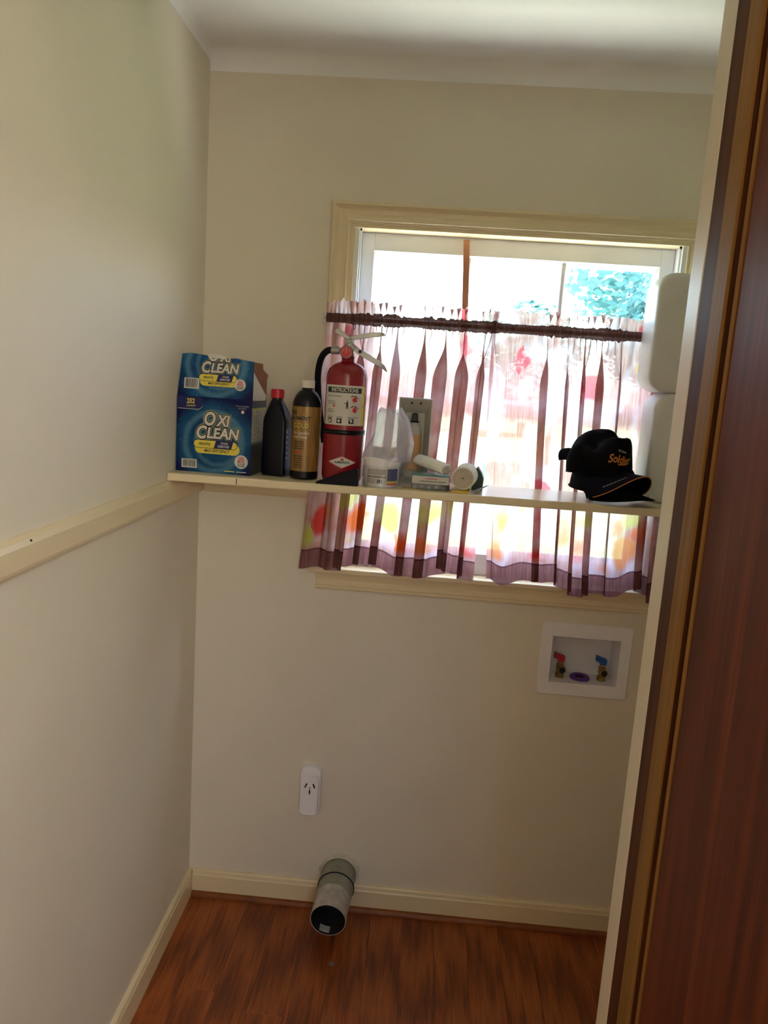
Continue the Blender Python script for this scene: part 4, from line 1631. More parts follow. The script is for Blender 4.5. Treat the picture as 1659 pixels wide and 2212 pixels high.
def diamond(s_, h, mat, name):
    bm_ = BM()
    N_ = 12
    for i_ in range(N_):
        for sgn in (-1, 1):
            a0, a1 = -1 + 2 * i_ / N_, -1 + 2 * (i_ + 1) / N_
            q = [(0.0365 * s_ * a0, cv_), (0.0365 * s_ * a1, cv_), (0.0365 * s_ * a1, cv_ + sgn * 0.0148 * s_ * (1 - abs(a1))), (0.0365 * s_ * a0, cv_ + sgn * 0.0148 * s_ * (1 - abs(a0)))]
            q2 = []
            for p_ in q:
                if not q2 or (abs(p_[0] - q2[-1][0]) + abs(p_[1] - q2[-1][1])) > 1e-7:
                    q2.append(p_)
            if abs(q2[0][0] - q2[-1][0]) + abs(q2[0][1] - q2[-1][1]) < 1e-7:
                q2.pop()
            poly2(bm_, q2, mpe, h)
    return finish(name, bm_, mat, fe)


bm.free()
emb = diamond(1.0, 0.0005, 'print_white', 'maker_emblem')
emb['label'] = 'white diamond shaped maker emblem'
diamond(0.92, 0.0008, 'print_red', 'emblem_line')
diamond(0.87, 0.0011, 'print_white', 'emblem_field')
text('lettering', 'AMEREX', 0.0082, 0.0, cv_ - 0.0005, mpe, 'print_black', emb, 'CENTER', 0, 0.03, 0.0015, 1.15, space=1.1)
bm = BM()
poly2(bm, [(-0.0045, cv_ + 0.0040), (0.0045, cv_ + 0.0040), (0.0035, cv_ + 0.0085), (0.0, cv_ + 0.0098), (-0.0035, cv_ + 0.0085)], mpe, 0.0015)
finish('emblem_mark', bm, 'print_red', emb)
# strap
bm = BM()
lathe(bm, EC, (0, 0, 1), [(ER + 0.0002, 0.122), (ER + 0.0016, 0.1225), (ER + 0.0016, 0.1335), (ER + 0.0002, 0.134)], 48, False, False)
finish('hose_strap', bm, 'black_plastic', fe, smooth=True)
# valve head
VT = EC + Vector((0, 0, 0.316))
bm = BM()
lathe(bm, VT, (0, 0, 1), [(0.0145, -0.002), (0.0145, 0.006), (0.0125, 0.008), (0.0125, 0.030), (0.010, 0.034), (0.007, 0.040), (0.0, 0.040)], 24)
box(bm, VT.x - 0.012, VT.x + 0.014, VT.y - 0.009, VT.y + 0.009, VT.z + 0.022, VT.z + 0.046, 0.003, 2)
finish('valve_body', bm, 'steel_white', fe, smooth=True, ang=0.5)
# gauge facing the room
GC = VT + Vector((-0.004, -0.0125, 0.0085))
gd = Vector((0.10, -1, 0.05)).normalized()
bm = BM()
lathe(bm, GC, gd, [(0.0, 0.0), (0.0155, 0.0), (0.0163, 0.002), (0.0163, 0.010), (0.0150, 0.0115), (0.0138, 0.0115), (0.0136, 0.0100), (0.0, 0.0100)], 32)
g = finish('pressure_gauge', bm, 'red_enamel', fe, smooth=True, ang=0.5)
bm = BM()
lathe(bm, GC + gd * 0.0102, gd, [(0.0, 0.0), (0.0122, 0.0), (0.0122, 0.0003), (0.0, 0.0003)], 28)
finish('gauge_face', bm, 'print_red', g)
bm = BM()
m_ = Matrix.Translation(GC + gd * 0.0110)
box(bm, -0.0007, 0.0007, -0.0003, 0.0003, -0.002, 0.010, mtx=m_)
for k in range(-3, 4):
    if abs(k) > 1:
        box(bm, -0.0006, 0.0006, -0.0003, 0.0003, 0.0075, 0.0100, mtx=m_ @ Matrix.Rotation(k * 0.45, 4, 'Y'))
finish('gauge_needle', bm, 'print_white', g)
# handles: upper lever and lower carry handle, both pointing right


def strap_plate(name, pts, wid, thick, mat='steel_white'):
    """bent sheet metal channel along pts (x,z offsets from VT), wid along y"""
    bm_ = BM()
    P = [Vector((VT.x + a, 0, VT.z + c)) for a, c in pts]
    R = []
    for i_, p in enumerate(P):
        d = (P[min(i_ + 1, len(P) - 1)] - P[max(i_ - 1, 0)]).normalized()
        nn = Vector((-d.z, 0, d.x))
        w_ = wid[i_]
        th = thick[i_]
        R.append([bm_.verts.new(p + nn * s1 * th / 2 + Vector((0, VT.y + s2 * w_ / 2, 0))) for s1, s2 in ((1, -1), (1, 1), (-1, 1), (-1, -1))])
    for A_, B_ in zip(R, R[1:]):
        for k in range(4):
            bm_.faces.new((A_[k], A_[(k + 1) % 4], B_[(k + 1) % 4], B_[k]))
    bm_.faces.new(R[0])
    bm_.faces.new(R[-1])
    bmesh.ops.bevel(bm_, geom=list(bm_.edges), offset=0.0008, segments=1, affect='EDGES')
    return finish(name, bm_, mat, fe, smooth=True, ang=0.5)


strap_plate('squeeze_lever', [(-0.034, 0.062), (-0.018, 0.054), (-0.006, 0.046), (0.010, 0.045), (0.030, 0.050), (0.060, 0.056), (0.082, 0.0585), (0.089, 0.0575)],
            [0.022, 0.024, 0.024, 0.024, 0.025, 0.025, 0.022, 0.012], [0.012, 0.013, 0.008, 0.009, 0.011, 0.011, 0.009, 0.003])
strap_plate('carry_handle', [(-0.002, 0.030), (0.012, 0.024), (0.026, 0.013), (0.050, 0.001), (0.075, -0.012), (0.090, -0.021), (0.099, -0.032)],
            [0.022, 0.024, 0.026, 0.026, 0.024, 0.018, 0.006], [0.010, 0.012, 0.0135, 0.0135, 0.0125, 0.009, 0.003])
bm = BM()
lathe(bm, (VT.x + 0.030, VT.y - 0.0155, VT.z + 0.0125), (0, 1, 0), [(0.0042, 0), (0.0042, 0.031)], 16)
finish('handle_rivet', bm, 'black_plastic', fe)
# pull pin wire loop
bm = BM()
W_ = [VT + Vector(q) for q in ((0.020, -0.014, 0.019), (0.010, -0.015, 0.030), (0.004, -0.015, 0.044), (0.008, -0.013, 0.058), (0.014, -0.010, 0.070), (0.0155, -0.006, 0.078), (0.012, -0.004, 0.081), (0.009, -0.006, 0.074), (0.004, -0.010, 0.060), (0.000, -0.013, 0.046))]
tube(bm, spline(W_, 6), 0.0009, 8)
finish('pull_pin_ring', bm, 'chrome_wire', fe, smooth=True)
# hose
hz0 = VT + Vector((-0.010, 0.0, 0.0125))
bm = BM()
lathe(bm, hz0, (-1, 0, -0.02), [(0.0075, 0.0), (0.0075, 0.012), (0.0095, 0.013), (0.0095, 0.033), (0.008, 0.034)], 18)
finish('hose_fitting', bm, 'steel_white', fe, smooth=True, ang=0.5)
H_ = [(0.388, 1.6880), (0.377, 1.6855), (0.3640, 1.673), (0.355, 1.650), (0.3510, 1.620), (0.352, 1.585), (0.356, 1.547), (0.3610, 1.513), (0.3655, 1.487)]
yh = [-0.203, -0.201, -0.194, -0.182, -0.170, -0.160, -0.154, -0.151, -0.150]
pts = spline([(x_, y_, z_) for (x_, z_), y_ in zip(H_, yh)], 8)
bm = BM()
tube(bm, pts, [0.0083] * len(pts), 14)
finish('hose', bm, 'black_rubber', fe, smooth=True, ang=0.8)
bm = BM()
pts = spline([(0.3635, -0.1505, 1.500), (0.3670, -0.150, 1.480), (0.3710, -0.150, 1.450)], 6)
tube(bm, pts, [0.0092 - 0.004 * i / (len(pts) - 1) for i in range(len(pts))], 14)
finish('nozzle', bm, 'black_plastic', fe, smooth=True, ang=0.8)

# rubber door wedge in front of the extinguisher
bm = BM()
prism(bm, [(0.3745, -0.2815, SZ), (0.4795, -0.2815, SZ), (0.4790, -0.2815, SZ + 0.036), (0.4755, -0.2815, SZ + 0.0445), (0.3850, -0.2815, SZ + 0.0075), (0.3760, -0.2815, SZ + 0.004)], (0, 0.025, 0))
bmesh.ops.bevel(bm, geom=list(bm.edges), offset=0.0012, segments=2, affect='EDGES')
tag(finish('door_wedge', bm, 'black_rubber', smooth=True, ang=0.5), 'black rubber door wedge lying at the foot of the extinguisher', 'door wedge')

# ------------------------------------------------------------------ tub and plastic bag
TC = Vector((0.533, -0.232, SZ))
tb = thing('plastic_tub', 'round white tub with blue and yellow label in the plastic bag', 'tub', TC)
bm = BM()
TR = 0.0445
lathe(bm, TC, (0, 0, 1), [(0.0, 0.001), (0.040, 0.0), (0.0425, 0.002), (TR, 0.006), (TR, 0.050), (TR - 0.001, 0.053), (0, 0.053)], 44)
finish('tub_body', bm, 'white_plastic', tb, smooth=True, ang=0.5)
bm = BM()
lathe(bm, TC, (0, 0, 1), [(TR - 0.003, 0.0505), (TR + 0.002, 0.0510), (TR + 0.003, 0.0525), (TR + 0.003, 0.070), (TR + 0.001, 0.0725), (TR - 0.004, 0.0735), (0, 0.0735)], 44, False, False)
finish('lid', bm, 'white_plastic', tb, smooth=True, ang=0.5)
tf = math.atan2(-2.1878 - TC.y, 0.6463 - TC.x)
mpt = cyl_map(TC, TR, tf)
bm = BM()
patch(bm, -0.88 * TR, 0.36 * TR, 0.007, 0.0475, mpt, 0.0004, 16, 1)
tl = finish('tub_label', bm, 'box_white', tb, smooth=True)
bm = BM()
patch(bm, 0.36 * TR, 1.15 * TR, 0.017, 0.0475, mpt, 0.0004, 10, 1)
finish('label_patch', bm, 'print_blue', tb, smooth=True)
bm = BM()
patch(bm, 0.36 * TR, 1.15 * TR, 0.011, 0.017, mpt, 0.0004, 10, 1)
finish('label_patch', bm, 'print_yellow', tb, smooth=True)
bm = BM()
patch(bm, 0.36 * TR, 1.15 * TR, 0.007, 0.011, mpt, 0.0004, 10, 1)
finish('label_patch', bm, 'print_red', tb, smooth=True)
for k, v in enumerate((0.0435, 0.040, 0.0365, 0.033)):
    dashes(mpt, -0.036, 0.012, v, 0.0016, 0.0008, 'print_grey', tl, 60 + k)
dashes(mpt, -0.037, 0.014, 0.0265, 0.0030, 0.0008, 'print_black', tl, 66)
for k, v in enumerate((0.020, 0.016, 0.012)):
    dashes(mpt, -0.036, -0.014, v, 0.0016, 0.0008, 'print_grey', tl, 70 + k)
dashes(mpt, -0.009, 0.004, 0.0155, 0.009, 0.0008, 'print_black', tl, 75)

bag_prof = [(1.3605, 0.484, 0.583), (1.385, 0.4805, 0.588), (1.405, 0.4800, 0.596), (1.425, 0.4810, 0.606), (1.445, 0.4860, 0.609), (1.468, 0.498, 0.611),
            (1.490, 0.5090, 0.606), (1.512, 0.5110, 0.600), (1.532, 0.5125, 0.591), (1.545, 0.5150, 0.580), (1.552, 0.522, 0.572)]


def bag_fn(a_, q):
    x_ = q * (len(bag_prof) - 1)
    i_ = min(int(x_), len(bag_prof) - 2)
    f_ = x_ - i_
    z, xl, xr = [bag_prof[i_][k] * (1 - f_) + bag_prof[i_ + 1][k] * f_ for k in range(3)]
    t_ = a_ * 2 * math.pi
    cx_, hx_ = (xl + xr) / 2, (xr - xl) / 2
    hy_ = 0.0475 * (1 - q) ** 0.6 + 0.010 + 0.010 * (1 - q)
    hy_ = min(hy_, 0.0495)
    wr = 0.13 * noise.noise(Vector((math.cos(t_) * 1.6, math.sin(t_) * 1.6, q * 3.5))) + 0.07 * noise.noise(Vector((math.cos(t_) * 4, math.sin(t_) * 4, q * 7 + 3)))
    wr = wr * min(1.0, q * 3.0) + (0.012 if q < 0.35 else 0)
    x = cx_ + hx_ * math.cos(t_) * (1 + wr * 0.35)
    y = -0.2325 + q * 0.020 + hy_ * math.sin(t_) * (1 + wr * 1.3)
    zz = z + (0.016 * noise.noise(Vector((math.cos(t_) * 2.4, math.sin(t_) * 2.4, 8.0))) * max(0, (q - 0.7) / 0.3))
    return Vector((x, max(y, -0.2835), zz))


bm = BM()
grid(bm, 72, 34, bag_fn)
bmesh.ops.remove_doubles(bm, verts=bm.verts, dist=0.00001)
bag = finish('plastic_bag', bm, 'bag_film', smooth=True)
tag(bag, 'crumpled translucent white plastic bag standing around the white tub', 'plastic bag')
# a second small carton inside the bag, seen faintly through the film
ib = thing('small_carton', 'small pale carton seen through the plastic bag above the tub', 'carton', (0.535, -0.225, 1.4335))
bm = BM()
box(bm, 0.508, 0.570, -0.243, -0.208, 1.4335, 1.456, 0.001, 1)
finish('carton_body', bm, 'box_white', ib)
dmp = lambda u, v, h: Vector((u, -0.2434 - h, v))
for k, v in enumerate((1.4515, 1.4470, 1.4425)):
    dashes(dmp, 0.512, 0.555, v, 0.0022, 0.0002, 'print_grey', ib, 80 + k)
bm = BM()
box(bm, 0.557, 0.568, -0.2438, -0.2430, 1.440, 1.452)
finish('yellow_mark', bm, 'print_yellow', ib)

# ------------------------------------------------------------------ grey dispenser standing behind
dp = thing('soap_dispenser', 'open pale grey wall dispenser standing on the shelf against the curtain', 'dispenser', (0.605, -0.11, SZ))
bm = BM()
dx0, dx1, dz0, dz1, dyf, dyb = 0.5625, 0.6505, SZ, 1.582, -0.135, -0.085
q = lambda x0, x1, z0, z1, y: [(x0, y, z0), (x1, y, z0), (x1, y, z1), (x0, y, z1)]
loops(bm, [q(dx0 + 0.003, dx1 - 0.003, dz0, dz1 - 0.002, dyb), q(dx0, dx1, dz0, dz1, dyf + 0.004), q(dx0 + 0.001, dx1 - 0.001, dz0 + 0.001, dz1 - 0.001, dyf), q(dx0 + 0.003, dx1 - 0.003, dz0 + 0.004, dz1 - 0.003, dyf),
           q(dx0 + 0.020, dx1 - 0.019, dz0 + 0.012, dz1 - 0.040, dyb - 0.012)])
bm.faces.new([bm.verts[i] for i in range(0)] if False else [v for v in list(bm.verts)[:4]])
finish('housing', bm, 'dispenser_shell', dp)
for sx_ in (0.5955, 0.6190):
    bm = BM()
    box(bm, sx_ - 0.0028, sx_ + 0.0028, -0.131, -0.122, 1.5655, 1.5710, 0.0005, 1)
    finish('switch', bm, 'black_plastic', dp)
bm = BM()
box(bm, 0.5985, 0.6135, -0.123, -0.097, 1.520, 1.5415, 0.002, 1)
lathe(bm, (0.606, -0.110, 1.5175), (0, 0, 1), [(0.0115, 0.0), (0.0115, 0.0035), (0.008, 0.005), (0.0, 0.005)], 20)
finish('spray_nozzle', bm, 'black_plastic', dp)
bm = BM()
lathe(bm, (0.6065, -0.1115, SZ + 0.0125), (0, 0, 1), [(0.0, 0.0), (0.018, 0.0), (0.0205, 0.004), (0.0205, 0.122), (0.018, 0.130), (0.013, 0.137), (0.0125, 0.1455), (0.0, 0.1455)], 28)
finish('refill_can', bm, 'dispenser_shell', dp, smooth=True, ang=0.5)
bm = BM()
lathe(bm, (0.6065, -0.1115, SZ + 0.0125), (0, 0, 1), [(0.0206, 0.02), (0.0209, 0.02), (0.0209, 0.115), (0.0206, 0.115)], 28, False, False)
finish('refill_label', bm, 'dispenser_bottle', dp, smooth=True, ang=0.5)

# ------------------------------------------------------------------ first aid packet, rolls
pk = thing('bandage_packet', 'small dark packet with a white label strip wrapped in clear plastic', 'packet', (0.655, -0.21, SZ))
bm = BM()
box(bm, 0.611, 0.7065, -0.2500, -0.168, SZ + 0.001, SZ + 0.0165, 0.001, 1)
finish('carton_base', bm, 'black_plastic', pk)
bm = BM()
box(bm, 0.611, 0.7060, -0.2500, -0.168, SZ + 0.0166, SZ + 0.0375, 0.001, 1)
finish('carton_top', bm, 'teal_card', pk)
bm = BM()
box(bm, 0.6125, 0.7045, -0.2512, -0.2501, SZ + 0.0150, SZ + 0.0340)
ls = finish('label_strip', bm, 'box_white', pk)
mpk = lambda u, v, h: Vector((0.6585 + u, -0.2513 - h, SZ + 0.0245 + v))
dashes(mpk, -0.014, 0.018, 0.0040, 0.0024, 0.0002, 'print_red', ls, 90)
dashes(mpk, -0.026, 0.038, -0.0030, 0.0030, 0.0002, 'print_grey', ls, 91)
bm = BM()
random.seed(5)
for k in range(5):
    lathe(bm, (0.620 + k * 0.018, -0.2506, SZ + 0.006 + 0.002 * (k % 2)), (0, -1, 0), [(0.0045, 0.0), (0.0045, 0.0004)], 10)
finish('printed_dots', bm, 'print_grey', pk)


def wrap_fn(a_, q):
    t_ = a_ * 2 * math.pi
    c, s = math.cos(t_), math.sin(t_)
    e = 0.35
    cx_ = 0.648
    hx = 0.064 * (1 - 0.25 * q)
    hy = 0.0475 * (1 - 0.25 * q)
    x = cx_ + hx * (abs(c) ** e) * (1 if c > 0 else -1) * (1 + 0.04 * noise.noise(Vector((c * 3, s * 3, q * 4))))
    y = -0.2095 + hy * (abs(s) ** e) * (1 if s > 0 else -1) * (1 + 0.05 * noise.noise(Vector((c * 3, s * 3, q * 4 + 5))))
    z = SZ + 0.0008 + 0.0415 * q + 0.003 * noise.noise(Vector((c * 4, s * 4, q * 3 + 9))) * q
    return Vector((x, y, z))


bm = BM()
V = grid(bm, 56, 8, wrap_fn)
bm.faces.new([V[i][8] for i in range(56)])
bmesh.ops.remove_doubles(bm, verts=bm.verts, dist=0.00001)
finish('clear_wrapper', bm, 'clear_film', pk, smooth=True, ang=1.0)
bm = BM()
prism(bm, [(0.588, -0.254, SZ), (0.632, -0.262, SZ), (0.640, -0.235, SZ), (0.592, -0.225, SZ)], (0, 0, 0.0010))
o = finish('yellow_insert', bm, 'yellow_card', pk)

# flat folded gauze roll lying on the packet
bm = BM()
a0, a1 = Vector((0.622, -0.188, 1.4285)), Vector((0.697, -0.243, 1.4120))
axv = (a1 - a0).normalized()
upz = Vector((0, 0, 1))
sd = axv.cross(upz).normalized()
upp = sd.cross(axv).normalized()
ls_ = []
for f_, k in ((0.0, 0.75), (0.03, 0.95), (0.10, 1.0), (0.90, 1.0), (0.97, 0.97), (1.0, 0.85)):
    c_ = a0 + (a1 - a0) * f_
    ls_.append([c_ + sd * (0.023 * k * math.cos(t)) + upp * (0.0145 * k * math.sin(t)) for t in [2 * math.pi * i / 28 for i in range(28)]])
R = loops(bm, ls_)
bm.faces.new(R[0])
gz = thing('gauze_pad_roll', 'flattened white gauze roll lying on top of the packet', 'gauze roll', (0.66, -0.216, 1.398))
finish('roll_body', bm, 'gauze', gz, smooth=True, ang=0.9)
bm = BM()
e_ = a1 + axv * 0.0006
turns = []
for i in range(70):
    t = i * 0.28
    r_ = 0.15 + 0.78 * i / 70
    turns.append(e_ + sd * (0.0195 * r_ * math.cos(t)) + upp * (0.0122 * r_ * math.sin(t)))
tube(bm, turns, 0.0005, 5)
finish('spiral_end', bm, 'gauze_end', gz)

# round bandage roll pointing at the camera
br = thing('bandage_roll', 'round white bandage roll with its beige end facing the room', 'bandage roll', (0.742, -0.215, SZ + 0.004))
c0, c1 = Vector((0.752, -0.170, SZ + 0.0375)), Vector((0.7385, -0.2480, SZ + 0.0350))
bm = BM()
L = (c1 - c0).length
lathe(bm, c0, c1 - c0, [(0.0, 0.0), (0.027, 0.0), (0.0295, 0.003), (0.0300, 0.010), (0.0300, L - 0.006), (0.0285, L - 0.001), (0.0265, L), (0.0, L)], 36)
finish('roll_body', bm, 'gauze', br, smooth=True, ang=0.6)
bm = BM()
axv = (c1 - c0).normalized()
lathe(bm, c1 + axv * 0.0001, axv, [(0.0, 0.0), (0.0255, 0.0), (0.0255, 0.0006), (0.0, 0.0006)], 32)
en = finish('roll_end', bm, 'gauze_end', br)
bm = BM()
_, e1, e2 = frame_of(axv)
turns = []
for i in range(120):
    t = i * 0.26
    r_ = 0.003 + 0.0215 * i / 120
    turns.append(c1 + axv * 0.0009 + e1 * (r_ * math.cos(t)) + e2 * (r_ * math.sin(t)))
tube(bm, turns, 0.0005, 5)
finish('spiral_turns', bm, 'gauze', en)
bm = BM()
lathe(bm, c1 + axv * 0.0008, axv, [(0.0016, 0.0), (0.0016, 0.0006)], 10)
finish('core_hole', bm, 'dark_hole', en)
bm = BM()
prism(bm, [(0.712, -0.262, SZ), (0.752, -0.268, SZ), (0.762, -0.190, SZ), (0.716, -0.180, SZ)], (0, 0, 0.0042))
tag(finish('yellow_packet', bm, 'yellow_card'), 'thin yellow packet under the round bandage roll', 'packet')
bm = BM()
prism(bm, [(0.764, -0.190, SZ), (0.792, -0.190, SZ), (0.793, -0.190, SZ + 0.030), (0.786, -0.190, SZ + 0.046), (0.776, -0.190, SZ + 0.060), (0.770, -0.190, SZ + 0.052)], (0.004, 0.03, 0))
tag(finish('dark_green_wrapper', bm, 'green_dark'), 'small dark green wrapper behind the round bandage roll', 'wrapper')
bm = BM()
prism(bm, [(0.766, -0.262, SZ), (0.770, -0.215, SZ + 0.002), (0.806, -0.222, SZ + 0.0205), (0.800, -0.232, SZ + 0.0170)], (0.0006, 0, 0.0012))
tag(finish('foil_sachet', bm, 'grey_card'), 'thin grey sachet tilted up on the shelf right of the bandage roll', 'sachet')

# ------------------------------------------------------------------ caps


def make_cap(name, label, loc, ang, crown_h, scale, mat, seed, crumple, tilt=0.0, brim_mat=None, brim_droop=7.0):
    t = thing(name, label, 'cap', loc, 'dark caps stacked on the shelf')
    Mx = Matrix.Translation(loc) @ Matrix.Rotation(ang, 4, 'Z') @ Matrix.Rotation(tilt, 4, 'Y') @ Matrix.Scale(scale, 4)
    a_, b_ = 0.086, 0.075

    def crown(u, q):
        t_ = u * 2 * math.pi
        e = q * math.pi / 2
        rr_ = max(0.0, math.cos(e)) ** 0.55
        zz = crown_h * math.sin(e) ** 1.0
        k = 1 + crumple * 0.20 * noise.noise(Vector((math.cos(t_) * 1.3, math.sin(t_) * 1.3, q * 1.6 + seed)))
        x = a_ * rr_ * math.cos(t_) * k
        y = b_ * rr_ * math.sin(t_) * k
        zz += crumple * 0.030 * noise.noise(Vector((x * 17, y * 17, seed + 4))) * min(1, q * 1.8)
        # front panel stands straighter
        if math.cos(t_) > 0:
            x *= 1 + 0.07 * q * (1 - q) * 4
        return Mx @ Vector((x, y, zz))
    bm_ = BM()
    grid(bm_, 64, 18, crown)
    bmesh.ops.remove_doubles(bm_, verts=bm_.verts, dist=0.00002)
    cr_ = finish('crown', bm_, mat, t, smooth=True)
    # sweat band rim
    bm_ = BM()
    pts_ = [Mx @ Vector((a_ * 1.005 * math.cos(2 * math.pi * i_ / 48), b_ * 1.005 * math.sin(2 * math.pi * i_ / 48), 0.003)) for i_ in range(48)]
    tube(bm_, pts_ + [pts_[0]], 0.0022, 6, False)
    finish('rim', bm_, mat, t, smooth=True)

    def brim_pt(u, q, h):
        th = (u - 0.5) * 2 * math.radians(80)
        cx_, cy_ = a_ * 0.985 * math.cos(th), b_ * 1.0 * math.sin(th)
        ln = 0.074 * math.cos(th * 0.98) ** 0.55 if abs(th) < 1.55 else 0
        x = cx_ + ln * q * (0.9 + 0.1 * math.cos(th))
        y = cy_ * (1 + 0.05 * q)
        z = 0.006 + h - brim_droop * (y * y) * (0.35 + 0.65 * q) - 0.06 * ln * q
        return Mx @ Vector((x, y, z))
    bm_ = BM()
    T = grid(bm_, 36, 8, lambda u, q: brim_pt(u, q, 0.0022))
    B_ = grid(bm_, 36, 8, lambda u, q: brim_pt(u, q, 0.0))
    for i_ in range(36):
        bm_.faces.new((T[i_][8], T[i_ + 1][8], B_[i_ + 1][8], B_[i_][8]))
    finish('brim', bm_, brim_mat or mat, t, smooth=True, ang=0.9)
    bm_ = BM()
    tube(bm_, [brim_pt(i_ / 40, 1.0, 0.0012) for i_ in range(2, 39)], 0.0011, 6)
    br_ = finish('brim_piping', bm_, 'print_orange' if brim_mat else mat, t, smooth=True)
    bm_ = BM()
    lathe(bm_, Mx @ Vector((0, 0, crown_h - 0.001 + crumple * 0.0)), (0, 0, 1), [(0.0, 0.004), (0.005, 0.003), (0.006, 0.0)], 12)
    finish('top_button', bm_, mat, t, smooth=True)
    return t, Mx, brim_pt, (crown, crown_h)


CA = math.radians(-60)
t1, M1, bp1, dim = make_cap('baseball_cap', 'lower black cap lying flat on the shelf under the other cap', Vector((1.094, -0.180, SZ + 0.024)), CA + 0.05, 0.086, 1.0, 'cap_fabric', 3.0, 0.4, 0.02, None, 3.6)
t2, M2, bp2, dim2 = make_cap('baseball_cap', 'upper crumpled black cap with orange lettering stacked against the white jugs', Vector((1.087, -0.180, SZ + 0.066)), CA, 0.100, 0.98, 'cap_fabric', 8.0, 1.7, -0.06, 'cap_fabric_navy', 10.8)


def mpc(u, v, h):
    th = (u / 0.085) / (2 * math.pi)
    q_ = math.asin(min(0.98, max(0.02, v / dim2[1]))) / (math.pi / 2)
    pt = dim2[0](th % 1.0, q_)
    ctr = M2 @ Vector((0, 0, v * 0.5))
    return pt + (pt - ctr).normalized() * h


text('lettering', 'Soldiers', 0.0250, -0.020, 0.036, mpc, 'print_orange', t2, 'CENTER', 0.25, 0.02, 0.0022, 0.85, label='orange script lettering')
bm = BM()
grid(bm, 12, 1, lambda a, c: mpc(-0.030 + 0.042 * a, 0.0235 + 0.003 * c + 0.003 * a, 0.0022))
finish('lettering', bm, 'print_orange', t2)
dashes(mpc, -0.030, -0.008, 0.0550, 0.0045, 0.0022, 'print_grey', t2, 111)
mpb = lambda u, v, h: bp2(0.5 + u, 0.5 + v, 0.0022 + h)
# brim stitching marks
dashes(lambda u, v, h: bp2(0.5 + u * 6.0, 0.62 + v * 6.0, 0.0030), -0.058, -0.022, 0.012, 0.010, 0.0, 'print_grey', t2, 112)
bm = BM()
for k, (u, v) in enumerate(((0.20, 0.30), (0.30, 0.55), (0.36, 0.25), (0.10, 0.15))):
    c_ = bp1(0.5 + u, 0.5 + v * 0.6, 0.0030)
    lathe(bm, c_, (0.2, -0.5, 0.8), [(0.0016, 0.0), (0.0016, 0.0005)], 8)
finish('brim_studs', bm, 'print_grey', t1)
# rear adjusting flap of the upper cap sticking out to the left


def flap(u, q):
    th = math.pi + (u - 0.5) * 1.5 + 0.25
    r_ = 0.078 + 0.043 * q
    return M2 @ Vector((r_ * math.cos(th), 0.82 * r_ * math.sin(th), 0.022 + 0.030 * math.sin(u * math.pi) + 0.026 * q - 0.02 * q * q))


bm = BM()
grid(bm, 16, 6, flap)
bmesh.ops.solidify(bm, geom=list(bm.faces), thickness=0.006)
finish('rear_flap', bm, 'cap_fabric', t2, smooth=True, ang=0.9)

# ------------------------------------------------------------------ white jugs


def jug(label, x0, x1, y0, y1, z0, z1):
    t = thing('plastic_jug', label, 'jug', ((x0 + x1) / 2, (y0 + y1) / 2, z0), 'white plastic jugs stacked at the shelf end')
    bm_ = BM()
    r_ = 0.042

    def lp(m_, y):
        return rr(x0 + m_, x1 - m_, z0 + m_, z1 - m_, r_ - m_ * 0.6, y, 8)
    loops_ = [lp(0.012, y0), lp(0.006, y0 + 0.0012), lp(0.002, y0 + 0.005), lp(0.0, y0 + 0.012), lp(0.0, y1 - 0.012), lp(0.002, y1 - 0.005), lp(0.012, y1)]
    R_ = loops(bm_, loops_)
    bm_.faces.new(R_[0])
    finish('jug_body', bm_, 'jug_plastic', t, smooth=True, ang=0.9)
    zc = (z0 + z1) / 2
    bm_ = BM()
    lathe(bm_, (x1 - 0.001, (y0 + y1) / 2, zc + 0.06), (1, 0, 0), [(0.016, 0), (0.016, 0.006), (0.019, 0.006), (0.019, 0.018), (0.0, 0.018)], 24)
    finish('screw_cap', bm_, 'white_plastic', t, smooth=True, ang=0.5)
    bm_ = BM()
    tube(bm_, spline([(x1 - 0.003, (y0 + y1) / 2, zc + 0.02), (x1 + 0.016, (y0 + y1) / 2, zc + 0.005), (x1 + 0.016, (y0 + y1) / 2, zc - 0.05), (x1 - 0.003, (y0 + y1) / 2, zc - 0.065)], 6), 0.006, 10)
    finish('handle', bm_, 'white_plastic', t, smooth=True)


b = NB('jug_plastic')
f = b.noise(b.obj(), 12.0)
b.principled(b.ramp(f, [(0.3, S('#d2d2d0')), (0.7, S('#dcdcda'))]), 0.38, 0.0, b.bump(b.noise(b.obj(), 260.0), 0.05, 0.001),
             **{'Subsurface Weight': 0.25, 'Subsurface Radius': (0.02, 0.02, 0.02), 'Subsurface Scale': 1.0})
MATS['jug_plastic'] = b.m
jug('lower white plastic jug standing on the shelf beside the caps', 1.200, 1.415, -0.192, -0.072, SZ + 0.0002, 1.6365)
jug('upper white plastic jug stacked on the other jug at the shelf end', 1.176, 1.400, -0.192, -0.072, 1.6370, 1.9260)

# ------------------------------------------------------------------ globe lamp added in the unseen hall to brighten the closet walls
FILL_LAMP_STRENGTH = 25.0
b = NB('fill_lamp_glass')
em = b.n('ShaderNodeEmission')
em.inputs['Strength'].default_value = FILL_LAMP_STRENGTH
b.l(b.ramp(b.noise(b.obj(), 6.0), [(0.3, (1.0, 0.91, 0.78, 1)), (0.7, (1.0, 0.93, 0.80, 1))]), em.inputs['Color'])
b.l(em.outputs[0], b.out.inputs['Surface'])
MATS['fill_lamp_glass'] = b.m


